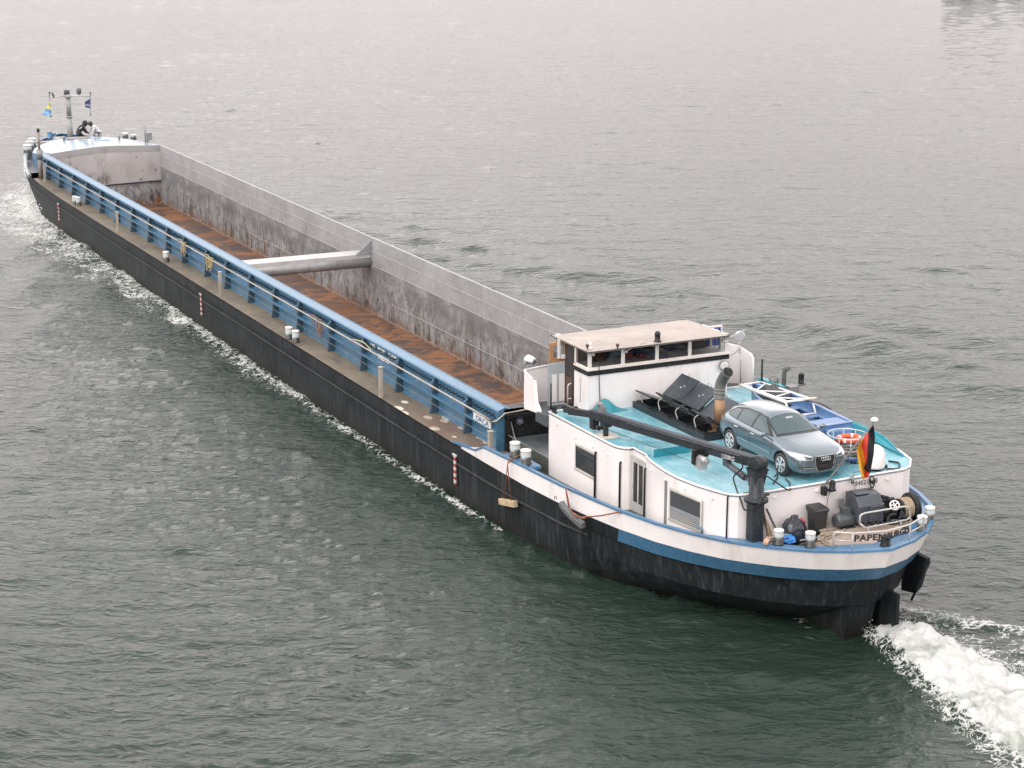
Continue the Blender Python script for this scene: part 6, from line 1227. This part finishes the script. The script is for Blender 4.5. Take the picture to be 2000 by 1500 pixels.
rowsd=np.array([-400,-60,0,20,28]+rowsd+[380,450,600,1000,2000,4500])
cols=[0.]
while cols[-1]<24: cols.append(cols[-1]+.13)
sp=.13
while cols[-1]<100: sp*=1.022;cols.append(cols[-1]+sp)
cols=np.array(cols+[120,200,500,1500,4500]);cols=np.concatenate([-cols[:0:-1],cols])
Dm,Lm=np.meshgrid(rowsd,cols,indexing='ij')
X=CAM.x+fh.x*Dm+rh.x*Lm;Y=CAM.y+fh.y*Dm+rh.y*Lm
wx=np.array([p[0] for p in WL][::-1]);wh_=np.array([p[1] for p in WL][::-1])
half=np.interp(X,wx,wh_,left=-1,right=-1)
offn=np.where(X<-88.4,np.hypot(X+88.4,Y-CY),np.where(X>0,np.hypot(X,Y-CY),np.abs(Y-CY)-half))   # distance off the hull
side=np.where(Y<CY,-1,1)
lo=sample(TC,300,X,Y);lo2=sample(TC,170,X+40,Y-70,1.1)
fade=np.clip((500-np.hypot(X-CAM.x,Y-CAM.y))/150,0,1)
chop=1+.95*np.exp(-(np.clip(offn,0,99)/9.5)**2)*np.clip((X+75)/40,0,1)*np.clip((14-X)/8,0,1)*(.75+.25*np.clip(sample(TC,80,X,Y,.6),-1,1))*np.where(side<0,1,.5);calm=1+.25*(chop-1)
sk_=lambda h:(np.exp(.4*h)-1)/.4
H=(.0145*(1+.4*lo)*sk_(sample(TA,97,X,Y))+.0105*(1+.3*lo2)*sk_(sample(TB,37,X,Y,.3))+.007*sample(TB,23,X,Y,.0))*calm*fade
# diverging bow waves
for sgn in (1,-1):
    px_=np.array([-84,-66.7,-59.8,-51.6,-39.8,-30.3,-18.1,20]);py_=CY+sgn*(np.array([-0.5,8.3,13,17.5,20.2,21.4,23.1,27])-CY)
    for k_,(dx_,am) in enumerate(((0,.30),(7,.2),(15,.13),(24,.08))):
        yl=np.interp(X-dx_,px_,py_);d=(Y-yl)*sgn*.75;sh_=.35+.65*np.clip(.5+.9*sample(TC,60,X*1.0+k_*31,Y*.3+k_*17,.3),0,1.6)
        H+=am*sh_*(np.exp(-(d/1.1)**2)-.45*np.exp(-((d-2.2)/1.5)**2))*fade*(X>-80)*(X<60)*np.clip((X+84)/12,0,1)
# along the hull
o=np.clip(offn,0,50);near_=(X>-89)&(X<-1)
H+=np.where(near_,.12*np.exp(-((o-.35)/.35)**2)*(.6+.4*sample(TD,41,X,Y)),0)
H+=np.where((X>-25)&(X<1)&(o<6),.16*np.clip((X+25)/16,0,1)*np.exp(-(o/2.5)**2),0)
H+=np.where(X<-78,.55*np.exp(-(o/2.2)**2)*np.clip(1-(X+92)/14,0,1)**.5*(.8+.25*sample(TD,41,X,Y)),0)
# stern wash
wc=1.5+.0*X;hw=np.clip(.5+.23*(X-1),.3,2.4);q=np.abs(Y-wc)/hw;wash=np.where(X>.9,np.exp(-(q**4)),0)*np.clip((X-.8)/1.0,0,1)*np.exp(-np.clip(X-14,0,99)/16)
H+=wash*(.50*np.exp(-((X-2.8)/1.8)**2)+.16+.09*sample(TD,60,X,Y)+.05*sample(TD,29,X,Y,1.))
edge=.7*(X-1)+3.6;H+=np.where((X>-1.)&(X<25),.12*np.exp(-((Y-edge)/.6)**2)*np.exp(-np.clip(X-6,0,99)/8),0)
H-=np.where((X>-4)&(X<4),.12*np.exp(-((Y-2.6-.2*X)/1.5)**2)*np.exp(-((X-1)/3)**2),0)
# foam density
td=sample(TD,41,X,Y);tl=sample(TA,60,X,Y,.9);Fm=np.zeros_like(X)
fwd=np.clip((-X-8)/70,0,1)
ns=(side<0)&(X<-2)&(X>-90)
Fm=np.maximum(Fm,np.where(ns,(.64+.04*tl)*np.exp(-((o-.32)/(.26+.25*fwd))**2)*np.clip((-X-4)/8,0.15,1),0))
Fm=np.maximum(Fm,np.where(ns,(.44+.2*fwd+.05*tl)*np.exp(-(o/(1.3+5.5*fwd**2.0))**2)*np.clip((-X-4)/12,0,1),0))
Fm=np.maximum(Fm,np.where(X<-66,(.86+.06*tl)*np.exp(-(o/(2.4+1.4*np.clip((X+88)/20,0,1)))**2)*np.clip((-X-64)/14,0,1),0))
Fm=np.maximum(Fm,np.where(X<-40,(.42+.1*tl)*np.exp(-((o-4.5-.20*(X+88))/3.2)**2)*np.clip((-X-40)/25,0,1)*(side<0),0))
Fm=np.maximum(Fm,wash*(1.02+.1*td))
Fm=np.maximum(Fm,np.where(X>0.2,np.exp(-np.clip(q-1,0,9)**2/.12)*.56*np.clip((X-.4)/.6,0,1)*np.exp(-np.clip(X-14,0,99)/20),0))
Fm=np.maximum(Fm,np.where((X>-.8)&(Y>wc-.3)&(Y<edge+.6),(.47+.1*td)*np.exp(-np.clip(X-9,0,99)/15),0))
Fm=np.maximum(Fm,np.where(X>-.9,.68*np.exp(-((Y-edge)/.35)**2)*np.exp(-np.clip(X-5,0,99)/8),0))
Fm=np.maximum(Fm,np.where((X>-3)&(X<1.2),.55*np.exp(-((Y-(-.2-.25*(X)))/.45)**2)*np.exp(-((X+.3)/1.2)**2),0))
Fm=np.maximum(Fm,.6*np.exp(-(((X+52)/.5)**2+((Y-17)/.4)**2))*(1+.2*td))
Fm=np.maximum(Fm,np.where((side<0)&(X>-30)&(X<3),.30*np.exp(-((o-3)/3.2)**2),0))
n0,n1=X.shape;co_=np.empty((n0*n1,3),np.float32);co_[:,0]=X.ravel();co_[:,1]=Y.ravel();co_[:,2]=H.ravel()
idx=np.arange(n0*n1).reshape(n0,n1);fa=np.stack([idx[:-1,:-1],idx[:-1,1:],idx[1:,1:],idx[1:,:-1]],-1).reshape(-1,4)
inside=((offn<-.28)&(X>-88.0)&(X<-.3)).ravel();keep=~inside[fa].any(1);fa=fa[keep]
me=bpy.data.meshes.new('river_water');me.vertices.add(n0*n1);me.vertices.foreach_set('co',co_.ravel());me.loops.add(fa.size);me.loops.foreach_set('vertex_index',fa.ravel().astype(np.int32))
me.polygons.add(len(fa));me.polygons.foreach_set('loop_start',(np.arange(len(fa))*4).astype(np.int32));me.polygons.foreach_set('loop_total',np.full(len(fa),4,np.int32));me.polygons.foreach_set('use_smooth',np.ones(len(fa),bool));me.update(calc_edges=True);me.validate()
a2=me.attributes.new('chop','FLOAT','POINT');a2.data.foreach_set('value',chop.ravel().astype(np.float32))
at=me.attributes.new('foam','FLOAT','POINT');at.data.foreach_set('value',Fm.ravel().astype(np.float32))
k=N('river_water_surface');fo=k.attr('foam')
az=math.atan2(fh.y,fh.x);rc=k.map((1,1,1),rot=(0,0,-az));b0=k.noise(1.15,3,.6,co=rc,sc=(1,.42,1),dist=.3);bf=k.noise(.42,3,.5,co=rc,sc=(1,.3,1),dist=.5);b1=k.noise(2.6,3,.6,co=rc,sc=(1,.55,1),dist=.5);b1.node.noise_type='RIDGED_MULTIFRACTAL';b1.node.inputs['Offset'].default_value=.9;b1.node.inputs['Gain'].default_value=1.6;b2=k.noise(10,4,.65,co=rc,sc=(1,.6,1),dist=.4);pat=k.ramp(k.noise(.06,3,.6),.3,.7)
hh=k.math('ADD',k.math('ADD',k.math('MULTIPLY',b1,.17),k.math('MULTIPLY',b2,.26)),k.math('MULTIPLY_ADD',bf,2.1,k.math('MULTIPLY',b0,1.1)))
nb=k.bump(k.math('MULTIPLY',hh,k.attr('chop')),.85,.095)
col=k.mix(k.ramp(k.noise(.05,3),.35,.65),(.013,.027,.02),(.02,.034,.026))
wb_=k.n('ShaderNodeBsdfPrincipled');k.set(wb_.inputs['Base Color'],col);wb_.inputs['Roughness'].default_value=.06;wb_.inputs['IOR'].default_value=1.34;k.L(nb,wb_.inputs['Normal'])
f1=k.noise(3.2,7,.72,dist=.9);v=k.n('ShaderNodeTexVoronoi',feature='DISTANCE_TO_EDGE');wv=k.n('ShaderNodeVectorMath',operation='ADD');k.L(k.co,wv.inputs[0]);nn_=k.n('ShaderNodeTexNoise');nn_.inputs['Scale'].default_value=2.0;nn_.inputs['Detail'].default_value=4;k.L(k.co,nn_.inputs[0]);k.L(nn_.outputs['Color'],wv.inputs[1]);k.L(wv.outputs[0],v.inputs[0]);v.inputs['Scale'].default_value=3.3
lace=k.ramp(v.outputs['Distance'],.16,.0);tex=k.math('ADD',k.math('MULTIPLY',f1,.8),k.math('MULTIPLY',lace,.17))
mask=k.ramp(k.math('SUBTRACT',k.math('ADD',tex,k.math('MULTIPLY',fo,.92)),1.0),-.055,.10)
mask=k.math('MULTIPLY',mask,k.ramp(fo,.04,.2))
fb=k.n('ShaderNodeBsdfPrincipled');k.L(k.mix(k.ramp(k.noise(.9,6,.7,dist=1),.42,.66),(.66,.66,.645),(.36,.4,.35)),fb.inputs['Base Color']);fb.inputs['Roughness'].default_value=.75;k.L(k.bump(k.noise(4.5,8,.8,dist=.5),.9,.1),fb.inputs['Normal'])
mx_=k.n('ShaderNodeMixShader');k.L(mask,mx_.inputs[0]);k.L(wb_.outputs[0],mx_.inputs[1]);k.L(fb.outputs[0],mx_.inputs[2]);k.L(mx_.outputs[0],k.out.inputs[0])
me.materials.append(k.m);wo_=bpy.data.objects.new('river_water',me);COL.objects.link(wo_);tag(wo_,'choppy grey green river water with the white wake of the barge',None,kind='structure')
# spray droplets thrown up by the stern wash and the bow wave
m=MB();rnd=random.Random(5)
def drop(x,y,z,r): m.ball((x,y,z),r,5,3)
for i in range(1500):
    x=1.2+abs(rnd.gauss(0,1))*5;s_=rnd.choice((-1,1));hwx=min(2.6,.55+.26*(x-1));y=1.5+s_*hwx*(.7+abs(rnd.gauss(0,.2)));drop(x,y,.12+abs(rnd.gauss(0,.16)),rnd.uniform(.005,.014))
for i in range(500):
    x=rnd.uniform(-89.5,-76);y=CY-float(np.interp(x,wx,wh_,left=0))-abs(rnd.gauss(.2,.9));drop(x,y,.25+abs(rnd.gauss(0,.2)),rnd.uniform(.02,.045))
fm_=N('spray_white');fm_.bsdf((.85,.85,.84),.5)
tag(obj('spray',m,fm_.m,None,recalc=False),'white spray droplets along the edges of the wake',None,kind='stuff')
# a wooded bank beyond the upper right, seen only as a dark reflection
m=MB();rnd=random.Random(9)
for i in range(45):
    t=rnd.random();d=rnd.uniform(338,352);l=lerp(73,108,t);hgt=(2.0 if t<.36 else 1.2 if t<.5 else 2.4)*rnd.uniform(.75,1.05);x=CAM.x+fh.x*d+rh.x*l;y=CAM.y+fh.y*d+rh.y*l
    for j in range(50):
        a=rnd.uniform(0,6.28);e=rnd.uniform(-.2,1);r_=1.3*math.sqrt(max(0,1-e*e*.8));p=Vector((x+r_*math.cos(a)*rnd.random()**.4,y+r_*math.sin(a)*rnd.random()**.4,hgt*(.5+.5*e)));u=Vector((rnd.gauss(0,1),rnd.gauss(0,1),rnd.gauss(0,1))).normalized()*.6;w_=u.orthogonal().normalized()*.6
        m.add([p-u-w_,p+u-w_,p+u+w_,p-u+w_],[(0,1,2,3)])
tag(obj('wooded_bank',m,paint('dark_foliage',(.03,.055,.03),.8,0,.3,.3,0),None,recalc=False),'dense dark bushes on the far river bank beyond the upper right',None,kind='stuff')
# ---------------------------------------------------------------- separate loose repeated pieces into parts of their own
def split_loose(o):
    bm=bmesh.new();bm.from_mesh(o.data);bm.verts.ensure_lookup_table();seen=set();comps=[]
    for v in bm.verts:
        if v.index in seen:continue
        st=[v];seen.add(v.index);c=[]
        while st:
            a=st.pop();c.append(a.index)
            for e in a.link_edges:
                b=e.other_vert(a)
                if b.index not in seen:seen.add(b.index);st.append(b)
        comps.append(c)
    bm.free()
    if len(comps)<2:return
    src=o.data;mats=list(src.materials);vs=[v.co.copy() for v in src.vertices];own={}
    for k_,c in enumerate(comps):
        for i in c:own[i]=k_
    F=[[] for _ in comps];S=[[] for _ in comps]
    for p in src.polygons:
        k_=own[p.vertices[0]];F[k_].append(tuple(p.vertices));S[k_].append(p.use_smooth)
    for k_,c in enumerate(comps):
        mp={i:n for n,i in enumerate(c)};me=bpy.data.meshes.new(src.name);me.from_pydata([vs[i] for i in c],[],[tuple(mp[i] for i in f) for f in F[k_]]);me.polygons.foreach_set('use_smooth',S[k_])
        for m_ in mats:me.materials.append(m_)
        if k_==0:o.data=me
        else:
            n=o.copy();n.data=me;COL.objects.link(n);n.parent=o.parent
for o in list(SC.objects):
    b=o.name.split('.')[0]
    if o.type=='MESH' and not o.children and b in ('rail_bracket','bulwark_end','cable','wall_lug','weld_seam','lantern','board_studs','masthead_light','funnel_clamp','white_band','red_bars','bulwark_mark','roof_vent','hook_block'): split_loose(o)
